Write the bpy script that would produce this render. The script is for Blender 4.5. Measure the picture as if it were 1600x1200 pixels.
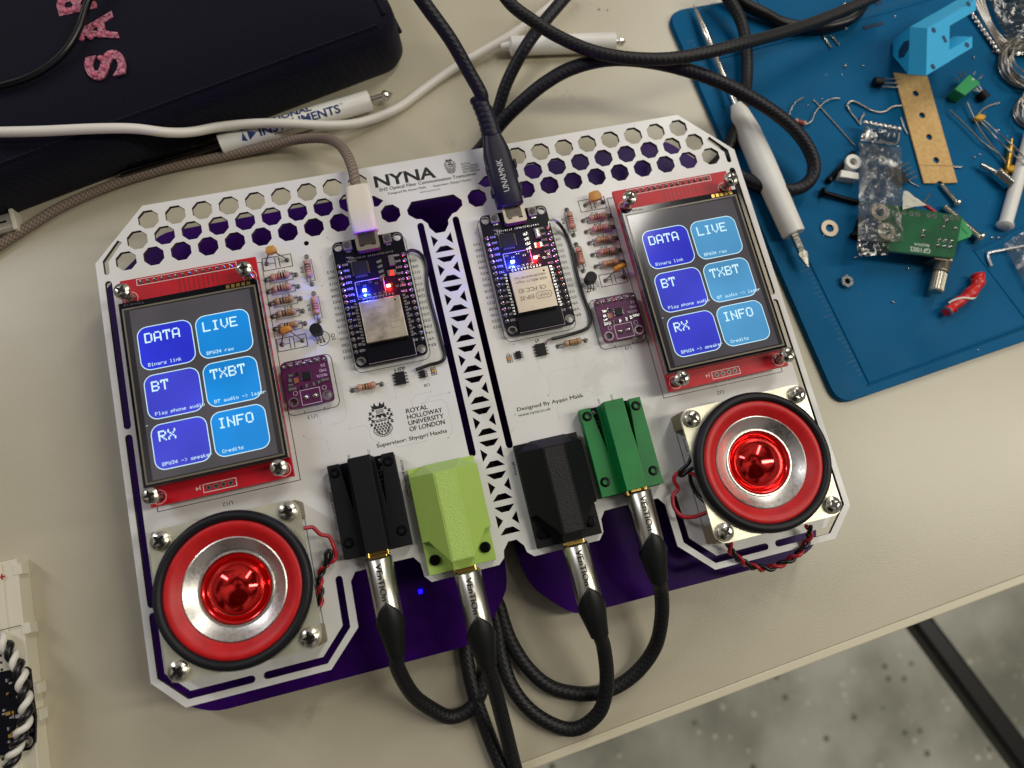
import bpy, bmesh, math, random
from mathutils import Vector, Matrix
random.seed(7)
MM = 0.001
sc = bpy.context.scene
for o in list(bpy.data.objects): bpy.data.objects.remove(o)
COL = sc.collection

# ---------------------------------------------------------------- camera
CAM = Vector((-24.36, -39.6, 278.29))           # millimetres, origin on the white board's top face
CR = Matrix(((0.9688579, 0.2085946, -0.1334266), (-0.2318583, 0.9533889, -0.1931096), (0.0869258, 0.2180319, 0.9720628)))
FPX = 1142.47                                    # focal length for a 1600 px wide frame
cam = bpy.data.cameras.new('camera'); camo = bpy.data.objects.new('camera', cam); COL.objects.link(camo)
cam.sensor_width = 36; cam.lens = FPX / 1600 * 36
cam.clip_start = 0.01; cam.clip_end = 20
m4 = CR.to_4x4(); m4.translation = CAM * MM; camo.matrix_world = m4
cam.dof.use_dof = True; cam.dof.focus_distance = 0.283; cam.dof.aperture_fstop = 8.0
sc.camera = camo

# ---------------------------------------------------------------- world and lamps
W = bpy.data.worlds.new('World'); sc.world = W; W.use_nodes = True
wn = W.node_tree.nodes; wl = W.node_tree.links
bg = wn['Background']
tc = wn.new('ShaderNodeTexCoord'); sp = wn.new('ShaderNodeSeparateXYZ'); wl.new(tc.outputs['Generated'], sp.inputs[0])
rp = wn.new('ShaderNodeValToRGB'); wl.new(sp.outputs[2], rp.inputs[0])
rp.color_ramp.elements[0].position = 0.0; rp.color_ramp.elements[0].color = (.10, .09, .08, 1)
rp.color_ramp.elements[1].position = 1.0; rp.color_ramp.elements[1].color = (.46, .44, .43, 1)
nz = wn.new('ShaderNodeTexNoise'); nz.inputs['Scale'].default_value = 1.7; nz.inputs['Detail'].default_value = 1.5; nz.inputs['Distortion'].default_value = .8; wl.new(tc.outputs['Generated'], nz.inputs[0])
cr2 = wn.new('ShaderNodeValToRGB'); wl.new(nz.outputs[0], cr2.inputs[0]); cr2.color_ramp.elements[0].position = .40; cr2.color_ramp.elements[0].color = (.10, .10, .10, 1)
cr2.color_ramp.elements[1].position = .60; cr2.color_ramp.elements[1].color = (1.5, 1.45, 1.38, 1)
mxw = wn.new('ShaderNodeMix'); mxw.data_type = 'RGBA'; mxw.blend_type = 'MULTIPLY'; mxw.inputs[0].default_value = 1
wl.new(rp.outputs[0], mxw.inputs[6]); wl.new(cr2.outputs[0], mxw.inputs[7]); dt = wn.new('ShaderNodeVectorMath'); dt.operation = 'DOT_PRODUCT'; wl.new(tc.outputs['Generated'], dt.inputs[0]); dt.inputs[1].default_value = (-.10, -.42, .90)
cr3 = wn.new('ShaderNodeMapRange'); wl.new(dt.outputs['Value'], cr3.inputs[0]); cr3.inputs[1].default_value = .88; cr3.inputs[2].default_value = .93; cr3.inputs[3].default_value = 1; cr3.inputs[4].default_value = .04  # dark patch put into the world colour for the unseen photographer
mxv = wn.new('ShaderNodeVectorMath'); mxv.operation = 'SCALE'; wl.new(mxw.outputs[2], mxv.inputs[0]); wl.new(cr3.outputs[0], mxv.inputs['Scale'])
wl.new(mxv.outputs[0], bg.inputs[0]); bg.inputs[1].default_value = 0.60
def area(name, loc, target, size, power, color, sy=None):
    l = bpy.data.lights.new(name, 'AREA'); l.energy = power; l.color = color
    l.size = size
    if sy: l.shape = 'RECTANGLE'; l.size_y = sy
    o = bpy.data.objects.new(name, l); COL.objects.link(o); o.location = loc
    d = Vector(target) - Vector(loc); o.rotation_euler = d.to_track_quat('-Z', 'Y').to_euler()
    return o
area('ceiling_lamp', (1.02, -.10, 1.20), (.08, .02, 0), .14, 8.8, (1.0, .95, .82), .95)
area('ceiling_lamp', (.62, .72, .98), (.05, .10, 0), .12, 4.2, (1.0, .96, .88), .80)
area('ceiling_lamp', (-1.0, .86, 1.0), (-.04, .06, 0), .14, 5.2, (.93, .93, 1.0), .80)
sc.view_settings.view_transform = 'Standard'; sc.view_settings.look = 'None'
sc.view_settings.exposure = 0.1; sc.view_settings.gamma = 1; sc.view_settings.use_curve_mapping = False
sc.render.engine = 'CYCLES'; sc.cycles.use_denoising = True
try: sc.cycles.denoiser = 'OPENIMAGEDENOISE'
except Exception: pass
sc.cycles.max_bounces = 8; sc.cycles.transparent_max_bounces = 12
sc.cycles.caustics_reflective = False; sc.cycles.caustics_refractive = False
sc.cycles.sample_clamp_indirect = 4.0

# ---------------------------------------------------------------- helpers
def P(u, v, z):
    """the point at height z (mm) seen at (u, v) of the 1600x1200 survey of the place"""
    d = CR @ Vector(((u - 800) / FPX, -(v - 600) / FPX, -1))
    t = (z - CAM.z) / d.z
    return CAM + d * t
def PP(l): return [P(*a) for a in l]
def P2(l, z): return [tuple(P(a[0], a[1], z)[:2]) for a in l]
def s2l(c): return tuple(((x / 255) / 12.92 if x / 255 <= .04045 else ((x / 255 + .055) / 1.055) ** 2.4) for x in c)

def mat(name, col=(200, 200, 200), rough=.5, metal=0, spec=.5, bump=None, var=None, coat=0, emit=None, es=1, alpha=1, trans=0, noise_rough=None, aniso=0):
    m = bpy.data.materials.new(name); m.use_nodes = True
    n = m.node_tree.nodes; l = m.node_tree.links; b = n['Principled BSDF']
    c = s2l(col); b.inputs['Base Color'].default_value = (*c, 1)
    b.inputs['Roughness'].default_value = rough; b.inputs['Metallic'].default_value = metal
    b.inputs['Specular IOR Level'].default_value = spec; b.inputs['Coat Weight'].default_value = coat
    b.inputs['Coat Roughness'].default_value = .08
    if trans: b.inputs['Transmission Weight'].default_value = trans
    if alpha < 1: b.inputs['Alpha'].default_value = alpha
    if emit: b.inputs['Emission Color'].default_value = (*s2l(emit), 1); b.inputs['Emission Strength'].default_value = es
    t = n.new('ShaderNodeTexCoord')
    def noise(scale, det=4):
        x = n.new('ShaderNodeTexNoise'); x.inputs['Scale'].default_value = scale; x.inputs['Detail'].default_value = det
        l.new(t.outputs['Object'], x.inputs['Vector']); return x
    if var:   # (scale, second colour, lo, hi)
        x = noise(var[0]); r = n.new('ShaderNodeValToRGB'); l.new(x.outputs[0], r.inputs[0])
        r.color_ramp.elements[0].position = var[2]; r.color_ramp.elements[1].position = var[3]
        r.color_ramp.elements[0].color = (*c, 1); r.color_ramp.elements[1].color = (*s2l(var[1]), 1)
        l.new(r.outputs[0], b.inputs['Base Color'])
    if noise_rough:
        x = noise(noise_rough[0]); mr = n.new('ShaderNodeMapRange'); l.new(x.outputs[0], mr.inputs[0])
        mr.inputs[1].default_value = .3; mr.inputs[2].default_value = .7
        mr.inputs[3].default_value = noise_rough[1]; mr.inputs[4].default_value = noise_rough[2]
        l.new(mr.outputs[0], b.inputs['Roughness'])
    if bump:  # (scale, strength, distance mm)
        x = noise(bump[0], 3); bp = n.new('ShaderNodeBump'); bp.inputs['Strength'].default_value = bump[1]
        bp.inputs['Distance'].default_value = bump[2] * MM
        l.new(x.outputs[0], bp.inputs['Height']); l.new(bp.outputs[0], b.inputs['Normal'])
    return m
def braid(name, c1, c2, rough, ru, rv, depth=.25, spec=.4):
    m = mat(name, c1, rough, spec=spec); n = m.node_tree.nodes; l = m.node_tree.links; b = n['Principled BSDF']
    uv = n.new('ShaderNodeUVMap'); s = n.new('ShaderNodeSeparateXYZ'); l.new(uv.outputs[0], s.inputs[0])
    def mth(op, a, bb):
        x = n.new('ShaderNodeMath'); x.operation = op
        for i, q in enumerate((a, bb)):
            if q is None: continue
            if isinstance(q, (int, float)): x.inputs[i].default_value = q
            else: l.new(q, x.inputs[i])
        return x.outputs[0]
    a = mth('MULTIPLY', s.outputs[0], ru); v = mth('MULTIPLY', s.outputs[1], rv * 2 * math.pi)
    f = mth('MULTIPLY', mth('SINE', mth('ADD', a, mth('MULTIPLY', v, .5)), None), mth('COSINE', v, None))
    f = mth('MULTIPLY_ADD', f, .5); n_last = f.node; n_last.inputs[2].default_value = .5
    mx = n.new('ShaderNodeMix'); mx.data_type = 'RGBA'; l.new(f, mx.inputs[0])
    mx.inputs[6].default_value = (*s2l(c2), 1); mx.inputs[7].default_value = (*s2l(c1), 1)
    l.new(mx.outputs[2], b.inputs['Base Color'])
    bp = n.new('ShaderNodeBump'); bp.inputs['Strength'].default_value = .8; bp.inputs['Distance'].default_value = depth * MM
    l.new(f, bp.inputs['Height']); l.new(bp.outputs[0], b.inputs['Normal'])
    return m

def cr(pts, n=10):
    pts = [Vector(p) for p in pts]; q = [2 * pts[0] - pts[1]] + pts + [2 * pts[-1] - pts[-2]]; out = []
    for i in range(1, len(q) - 2):
        a, b, c, d = q[i - 1:i + 3]
        for k in range(n):
            t = k / n
            out.append(.5 * ((2 * b) + (c - a) * t + (2 * a - 5 * b + 4 * c - d) * t * t + (3 * b - a - 3 * c + d) * t ** 3))
    out.append(pts[-1]); return out

ORG = {}
class MB:
    def __init__(s): s.bm = bmesh.new(); s.M = Matrix.Identity(4); s.uv = s.bm.loops.layers.uv.new('UVMap')
    def f(s, pts, mi=0):
        try: fc = s.bm.faces.new([s.bm.verts.new(s.M @ Vector(p)) for p in pts]); fc.material_index = mi; return fc
        except ValueError: return None
    def box(s, x0, y0, z0, x1, y1, z1, mi=0):
        s.prism([(x0, y0), (x1, y0), (x1, y1), (x0, y1)], z0, z1, mi); return s
    def prism(s, poly, z0, z1, mi=0, side=None, top=None):
        a = 0
        for i in range(len(poly)):
            p, q = poly[i], poly[(i + 1) % len(poly)]; a += p[0] * q[1] - q[0] * p[1]
        if a < 0: poly = poly[::-1]
        lo = [s.bm.verts.new(s.M @ Vector((p[0], p[1], z0))) for p in poly]
        hi = [s.bm.verts.new(s.M @ Vector((p[0], p[1], z1))) for p in (top or poly)]
        n = len(poly)
        fs = [s.bm.faces.new(hi), s.bm.faces.new(lo[::-1])]
        for x in fs: x.material_index = mi
        for i in range(n):
            x = s.bm.faces.new((lo[i], lo[(i + 1) % n], hi[(i + 1) % n], hi[i])); x.material_index = mi if side is None else side
        return s
    def loft(s, rings, mi=0, cap=True):
        vs = [[s.bm.verts.new(s.M @ Vector(p)) for p in r] for r in rings]; n = len(vs[0])
        for a, b in zip(vs, vs[1:]):
            for i in range(n):
                x = s.bm.faces.new((a[i], a[(i + 1) % n], b[(i + 1) % n], b[i])); x.material_index = mi
        if cap:
            s.bm.faces.new(vs[0][::-1]).material_index = mi; s.bm.faces.new(vs[-1]).material_index = mi
        return s
    def lathe(s, prof, cx=0, cy=0, cz=0, seg=48, mi=0, mis=None):
        prev = None
        for k, (r, z) in enumerate(prof):
            if r < 1e-6: ring = [s.bm.verts.new(s.M @ Vector((cx, cy, cz + z)))]
            else: ring = [s.bm.verts.new(s.M @ Vector((cx + r * math.cos(2 * math.pi * i / seg), cy + r * math.sin(2 * math.pi * i / seg), cz + z))) for i in range(seg)]
            if prev:
                m = mis[k - 1] if mis else mi
                for i in range(seg):
                    j = (i + 1) % seg
                    if len(prev) == 1 and len(ring) == 1: continue
                    if len(prev) == 1: x = s.bm.faces.new((prev[0], ring[j], ring[i]))
                    elif len(ring) == 1: x = s.bm.faces.new((prev[i], prev[j], ring[0]))
                    else: x = s.bm.faces.new((prev[i], prev[j], ring[j], ring[i]))
                    x.material_index = m
            prev = ring
        return s
    def cyl(s, a, b, r, seg=20, mi=0, r2=None):
        a, b = Vector(a), Vector(b); q = (b - a).to_track_quat('Z', 'Y').to_matrix().to_4x4(); q.translation = a
        old = s.M; s.M = old @ q; h = (b - a).length
        s.lathe([(0, 0), (r, 0), (r if r2 is None else r2, h), (0, h)], seg=seg, mi=mi); s.M = old; return s
    def rod(s, a, b, prof, seg=24, mi=0, mis=None):
        """lathe of (r, t mm along a->b)"""
        a, b = Vector(a), Vector(b); q = (b - a).to_track_quat('Z', 'Y').to_matrix().to_4x4(); q.translation = a
        old = s.M; s.M = old @ q; s.lathe(prof, seg=seg, mi=mi, mis=mis); s.M = old; return s
    def tube(s, pts, r, seg=12, mi=0, n=8, smooth=True, flat=1.0):
        p = cr(pts, n) if smooth and len(pts) > 2 else [Vector(x) for x in pts]
        T = [(p[min(i + 1, len(p) - 1)] - p[max(i - 1, 0)]).normalized() for i in range(len(p))]
        N = Vector((0, 0, 1)) if abs(T[0].z) < .9 else Vector((1, 0, 0)); rings = []; L = 0; ls = []
        for i, (q, t) in enumerate(zip(p, T)):
            N = (N - t * N.dot(t)).normalized(); B = t.cross(N)
            if i: L += (q - p[i - 1]).length
            ls.append(L); rr = r(i / (len(p) - 1)) if callable(r) else r
            rings.append([s.bm.verts.new(s.M @ (q + N * rr * flat * math.cos(2 * math.pi * k / seg) + B * rr * math.sin(2 * math.pi * k / seg))) for k in range(seg)])
        for i in range(len(rings) - 1):
            for k in range(seg):
                j = (k + 1) % seg
                x = s.bm.faces.new((rings[i][k], rings[i][j], rings[i + 1][j], rings[i + 1][k])); x.material_index = mi
                for lp, (uu, vv) in zip(x.loops, ((ls[i], k / seg), (ls[i], (k + 1) / seg), (ls[i + 1], (k + 1) / seg), (ls[i + 1], k / seg))): lp[s.uv].uv = (uu, vv)
        s.bm.faces.new(rings[0][::-1]).material_index = mi; s.bm.faces.new(rings[-1]).material_index = mi
        return s
    def take(s, me, T, mi=0):
        vs = [s.bm.verts.new(s.M @ (T @ v.co)) for v in me.vertices]
        for p in me.polygons:
            try: s.bm.faces.new([vs[i] for i in p.vertices]).material_index = mi
            except ValueError: pass
    def text(s, t, x, y, z, h, rot=0, w=None, bold=0.0, align='LEFT', mi=0, fx=1, T=None):
        """h: capital height in mm; w: width the line is fitted to"""
        bold_req = bold; bold = 0 if h < 3 and bold < .04 else bold
        cu = bpy.data.curves.new('t', 'FONT'); cu.body = t; cu.size = 1; cu.offset = bold; cu.align_x = align; cu.resolution_u = 3
        ob = bpy.data.objects.new('t', cu); me = ob.to_mesh()
        if not len(me.vertices): ob.to_mesh_clear(); bpy.data.objects.remove(ob); return s
        xs = [v.co.x for v in me.vertices]; wd = max(xs) - min(xs)
        k = h / .72; kx = k if w is None else w / wd
        fake = bold_req * k * 1.5 if bold_req and h < 3 else 0
        T0 = T or (Matrix.Translation((x, y, z)) @ Matrix.Rotation(math.radians(rot), 4, 'Z'))
        s.take(me, T0 @ Matrix.Diagonal((kx * fx, k, 1, 1)), mi)
        if fake:
            for q_ in (-1, 1): s.take(me, T0 @ Matrix.Translation((fake * q_ * .7, fake * .3 * q_, .004 * q_ + .001)) @ Matrix.Diagonal((kx * fx, k, 1, 1)), mi)
        ob.to_mesh_clear(); bpy.data.objects.remove(ob); bpy.data.curves.remove(cu); return s
    def sheet(s, outer, holes, z0, z1, mi=0, side=None):
        cu = bpy.data.curves.new('c', 'CURVE'); cu.dimensions = '2D'; cu.fill_mode = 'BOTH'; cu.extrude = (z1 - z0) / 2
        for poly in [outer] + holes:
            sl = cu.splines.new('POLY'); sl.points.add(len(poly) - 1); sl.use_cyclic_u = True
            for pt, c in zip(sl.points, poly): pt.co = (c[0], c[1], 0, 1)
        ob = bpy.data.objects.new('c', cu); me = ob.to_mesh(); nf = len(s.bm.faces)
        s.take(me, Matrix.Translation((0, 0, (z0 + z1) / 2)), mi)
        if side is not None:
            s.bm.faces.ensure_lookup_table(); s.bm.normal_update()
            for x in s.bm.faces[nf:]:
                if abs(x.normal.z) < .5: x.material_index = side
        ob.to_mesh_clear(); bpy.data.objects.remove(ob); bpy.data.curves.remove(cu); return s
    def dice(s, step=.35):
        bmesh.ops.triangulate(s.bm, faces=s.bm.faces)
        for _ in range(4):
            es = [e for e in s.bm.edges if e.calc_length() > step * 1.6]
            if not es: break
            bmesh.ops.subdivide_edges(s.bm, edges=es, cuts=1); bmesh.ops.triangulate(s.bm, faces=[f for f in s.bm.faces if len(f.verts) > 3])
        return s
    def line(s, pts, w, z, mi=0, closed=False):
        pts = [Vector((p[0], p[1], 0)) for p in pts]
        n = len(pts) - (0 if closed else 1)
        for i in range(n):
            a, b = pts[i], pts[(i + 1) % len(pts)]; d = (b - a)
            if d.length < 1e-6: continue
            d.normalize(); q = Vector((-d.y, d.x, 0)) * w / 2; e = d * w * .4; zz = Vector((0, 0, z + .0004 * i))
            s.f([a - e - q + zz, b + e - q + zz, b + e + q + zz, a - e + q + zz], mi)
        return s
    def build(s, name, mats, parent=None, org=None, smooth=None, bevel=None, weld=False):
        if weld: bmesh.ops.remove_doubles(s.bm, verts=s.bm.verts, dist=.001)
        me = bpy.data.meshes.new(name)
        if org is None:
            if len(s.bm.verts):
                xs = [v.co for v in s.bm.verts]
                org = Vector(((min(c.x for c in xs) + max(c.x for c in xs)) / 2, (min(c.y for c in xs) + max(c.y for c in xs)) / 2, min(c.z for c in xs)))
            else: org = Vector((0, 0, 0))
        org = Vector(org)
        for v in s.bm.verts: v.co = (v.co - org) * MM
        s.bm.to_mesh(me); s.bm.free()
        for m in (mats if isinstance(mats, (list, tuple)) else [mats]): me.materials.append(m)
        if smooth is not None: me.shade_smooth(); me.set_sharp_from_angle(angle=math.radians(smooth))
        o = bpy.data.objects.new(name, me); COL.objects.link(o); place(o, org, parent)
        if bevel:
            b = o.modifiers.new('bevel', 'BEVEL'); b.width = bevel * MM; b.segments = 2; b.limit_method = 'ANGLE'; b.angle_limit = math.radians(40)
        return o
def place(o, org, parent):
    ORG[o] = Vector(org)
    if parent is not None: o.parent = parent; o.location = (Vector(org) - ORG[parent]) * MM
    else: o.location = Vector(org) * MM
def tag(o, label, cat, group=None, kind=None):
    if label: o['label'] = label
    if cat: o['category'] = cat
    if group: o['group'] = group
    if kind: o['kind'] = kind
    return o
def thing(name, org, label, cat, group=None):
    o = bpy.data.objects.new(name, None); o.empty_display_size = .01; COL.objects.link(o); place(o, org, None)
    return tag(o, label, cat, group)
def ngon(cx, cy, r, n, rot=0): return [(cx + r * math.cos(rot + 2 * math.pi * i / n), cy + r * math.sin(rot + 2 * math.pi * i / n)) for i in range(n)]
def rrect(x0, y0, x1, y1, r, n=5):
    o = []
    for cx, cy, a in ((x1 - r, y1 - r, 0), (x0 + r, y1 - r, 90), (x0 + r, y0 + r, 180), (x1 - r, y0 + r, 270)):
        for k in range(n + 1):
            t = math.radians(a + 90 * k / n); o.append((cx + r * math.cos(t), cy + r * math.sin(t)))
    return o
def stroke(pts, w, n=5, round_ends=(True, True)):
    """outline of a slot milled along a polyline"""
    p = [Vector(q) for q in pts]; L = []; R = []
    for i in range(len(p)):
        if i == 0: d = (p[1] - p[0]).normalized(); m = Vector((-d.y, d.x)); k = 1
        elif i == len(p) - 1: d = (p[-1] - p[-2]).normalized(); m = Vector((-d.y, d.x)); k = 1
        else:
            a = (p[i] - p[i - 1]).normalized(); b = (p[i + 1] - p[i]).normalized()
            m = (Vector((-a.y, a.x)) + Vector((-b.y, b.x))).normalized(); k = 1 / max(.3, m.dot(Vector((-a.y, a.x))))
        L.append(p[i] + m * w / 2 * k); R.append(p[i] - m * w / 2 * k)
    out = list(L)
    d = (p[-1] - p[-2]).normalized(); a0 = math.atan2(d.x, -d.y)
    if round_ends[1]:
        a0 = math.atan2(L[-1].y - p[-1].y, L[-1].x - p[-1].x)
        out += [p[-1] + Vector((math.cos(a0 - math.pi * k / n), math.sin(a0 - math.pi * k / n))) * w / 2 for k in range(1, n)]
    out += R[::-1]
    if round_ends[0]:
        a0 = math.atan2(R[0].y - p[0].y, R[0].x - p[0].x)
        out += [p[0] + Vector((math.cos(a0 - math.pi * k / n), math.sin(a0 - math.pi * k / n))) * w / 2 for k in range(1, n)]
    return [tuple(q) for q in out]
def inset_blob(poly, r, n=3):
    """round the corners of a polygon"""
    out = []
    for i in range(len(poly)):
        a, b, c = Vector(poly[i - 1]), Vector(poly[i]), Vector(poly[(i + 1) % len(poly)])
        ra = min(r, (a - b).length * .45); rb = min(r, (c - b).length * .45)
        s, e = b + (a - b).normalized() * ra, b + (c - b).normalized() * rb
        for k in range(n + 1):
            t = k / n; out.append(tuple((1 - t) ** 2 * s + 2 * t * (1 - t) * b + t * t * e))
    return out
def mir(poly): return [(-x, y) for x, y in poly][::-1]

# ---------------------------------------------------------------- materials
M = {}
M['pcb_white'] = mat('white_solder_mask', (232, 231, 229), .36, spec=.5, coat=.12, bump=(70, .06, .3), var=(35, (222, 221, 217), .35, .7), noise_rough=(60, .3, .46))
M['pcb_edge'] = mat('board_edge', (84, 74, 56), .6)
M['ink'] = mat('black_ink', (22, 22, 26), .45)
M['pcb_purple'] = mat('purple_solder_mask', (52, 8, 96), .32, spec=.10, var=(60, (44, 6, 82), .4, .6))
M['pcb_purple_edge'] = mat('purple_edge', (44, 14, 66), .5)
M['red_pcb'] = mat('red_solder_mask', (200, 12, 34), .4, spec=.35, var=(90, (182, 10, 28), .4, .65))
M['red_trace'] = mat('red_trace', (120, 8, 20), .4)
M['white_ink'] = mat('white_ink', (225, 225, 220), .5)
M['solder'] = mat('solder', (200, 200, 198), .22, metal=1, bump=(1500, .3, .2))
M['steel'] = mat('nickel_steel', (214, 210, 198), .2, metal=1, noise_rough=(600, .16, .3))
M['plate'] = mat('plated_steel', (232, 230, 208), .4, metal=.75, var=(90, (212, 208, 184), .35, .7), noise_rough=(120, .3, .5))
M['recess'] = mat('dark_recess', (34, 30, 24), .5, metal=.6)
M['black_pcb'] = mat('black_solder_mask', (7, 6, 18), .34, spec=.18)
M['gold'] = mat('gold_plate', (215, 178, 96), .25, metal=1)
M['can'] = mat('shield_can', (198, 186, 166), .38, metal=1, bump=(300, .1, .2), noise_rough=(250, .3, .5))
M['chip'] = mat('chip_epoxy', (13, 13, 17), .5, spec=.3, bump=(1500, .2, .05))
M['cap_tan'] = mat('ceramic_tan', (196, 140, 60), .4)
M['cap_yellow'] = mat('yellow_ceramic', (212, 146, 40), .38, var=(900, (190, 120, 28), .35, .65))
M['tin'] = mat('tinned_wire', (178, 172, 164), .28, metal=1)
M['pad'] = mat('tinned_pad', (120, 116, 112), .42, metal=.8)
M['res_pink'] = mat('resistor_pink', (192, 146, 126), .4)
M['res_tan'] = mat('resistor_tan', (182, 148, 116), .4)
M['band_dark'] = mat('band_dark', (46, 26, 22), .45)
M['band_red'] = mat('band_red', (150, 58, 44), .45)
M['band_gold'] = mat('band_gold', (150, 108, 66), .35, metal=.4)
M['violet_pcb'] = mat('violet_solder_mask', (92, 28, 80), .4, spec=.35, var=(300, (82, 24, 72), .4, .6))
M['violet_ink'] = mat('pale_ink', (214, 196, 214), .5)
M['rubber'] = mat('black_rubber', (21, 21, 25), .5, spec=.35, bump=(700, .25, .1))
M['red_surround'] = mat('red_rubber', (206, 22, 26), .46, bump=(500, .15, .08), var=(200, (188, 16, 22), .4, .7))
M['alu'] = mat('spun_aluminium', (214, 212, 206), .42, metal=1, bump=(1400, .25, .06), noise_rough=(900, .28, .44))
M['dome_red'] = mat('red_chrome', (250, 26, 20), .06, metal=.92, coat=.8)
M['red_lip'] = mat('red_lip', (226, 22, 20), .16, metal=.5, coat=.5)
M['wire_red'] = mat('red_insulation', (172, 26, 38), .34)
M['wire_black'] = mat('black_insulation', (16, 16, 18), .34)
M['p_black'] = mat('black_print', (9, 9, 14), .55, spec=.25, bump=(900, .2, .08))
M['p_black_rough'] = mat('black_print_rough', (17, 17, 22), .45, spec=.4, bump=(2200, 1.0, .35))
M['p_green'] = mat('green_print', (0, 128, 54), .42, bump=(700, .15, .06), var=(80, (0, 112, 46), .4, .65))
M['p_lime'] = mat('lime_print', (172, 204, 96), .5, bump=(700, .15, .06))
def layers(m, scale, st):
    n = m.node_tree.nodes; l = m.node_tree.links; b = n['Principled BSDF']; t = n.new('ShaderNodeTexCoord'); w = n.new('ShaderNodeTexWave'); w.bands_direction = 'Z'; w.inputs['Scale'].default_value = scale; w.inputs['Distortion'].default_value = .3
    l.new(t.outputs['Object'], w.inputs[0]); w2 = n.new('ShaderNodeTexWave'); w2.bands_direction = 'DIAGONAL'; w2.inputs['Scale'].default_value = scale * .8; w2.inputs['Distortion'].default_value = .4; l.new(t.outputs['Object'], w2.inputs[0])
    ad = n.new('ShaderNodeMath'); ad.operation = 'MULTIPLY_ADD'; l.new(w2.outputs[1], ad.inputs[0]); ad.inputs[1].default_value = .45; l.new(w.outputs[1], ad.inputs[2])
    bp = n.new('ShaderNodeBump'); bp.inputs['Strength'].default_value = st; bp.inputs['Distance'].default_value = .08 * MM; l.new(ad.outputs[0], bp.inputs['Height'])
    old = b.inputs['Normal'].links; 
    if old: l.new(old[0].from_socket, bp.inputs['Normal'])
    l.new(bp.outputs[0], b.inputs['Normal'])
for q_ in ('p_lime', 'p_green', 'p_black'): layers(M[q_], 620, .55)
M['shell'] = mat('brushed_shell', (176, 164, 150), .34, metal=.95)
M['plug_navy'] = mat('navy_plug', (20, 18, 40), .45, spec=.4)
M['p_lime_rough'] = mat('lime_print_rough', (180, 212, 108), .55, bump=(1900, 1.0, .4))
M['black_steel'] = mat('black_oxide_steel', (22, 22, 24), .3, metal=.8)
M['plug_metal'] = mat('satin_nickel', (198, 195, 184), .3, metal=1)
M['boot'] = mat('soft_black_boot', (20, 21, 22), .45, spec=.35)
M['braid_black'] = braid('black_braid', (31, 32, 35), (8, 8, 10), .5, 2.6, 7, .14)
M['braid_navy'] = braid('dark_braid', (28, 27, 40), (8, 7, 15), .5, 2.6, 7, .14)
M['braid_greige'] = braid('greige_braid', (160, 142, 128), (92, 78, 68), .7, 3.4, 6, .14)
M['white_cable'] = mat('white_cable', (230, 225, 215), .4)
M['black_gloss'] = mat('glossy_black_cable', (13, 13, 15), .32, spec=.4)
M['white_plastic'] = mat('white_plastic', (240, 238, 232), .4, var=(40, (232, 229, 222), .4, .7))
M['cream_plastic'] = mat('cream_plastic', (226, 218, 204), .4)
M['navy_ink'] = mat('blue_ink', (26, 62, 120), .5)
M['kraft'] = mat('kraft_card', (216, 178, 116), .75, bump=(900, .3, .1), var=(700, (202, 162, 102), .4, .6))
M['cyan_print'] = mat('cyan_print', (44, 176, 228), .45, bump=(600, .35, .12))
M['green_pcb'] = mat('green_solder_mask', (4, 92, 52), .5, spec=.25, var=(120, (4, 78, 46), .4, .6))
M['terminal_green'] = mat('terminal_green', (44, 158, 92), .42)
M['brass'] = mat('brass', (196, 156, 74), .28, metal=1)
M['yellow_part'] = mat('yellow_lacquer', (220, 164, 34), .4)
M['shrink'] = mat('red_heat_shrink', (208, 36, 36), .34, bump=(400, .3, .3))
M['glass_black'] = mat('lcd_border', (12, 14, 22), .1)

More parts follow.
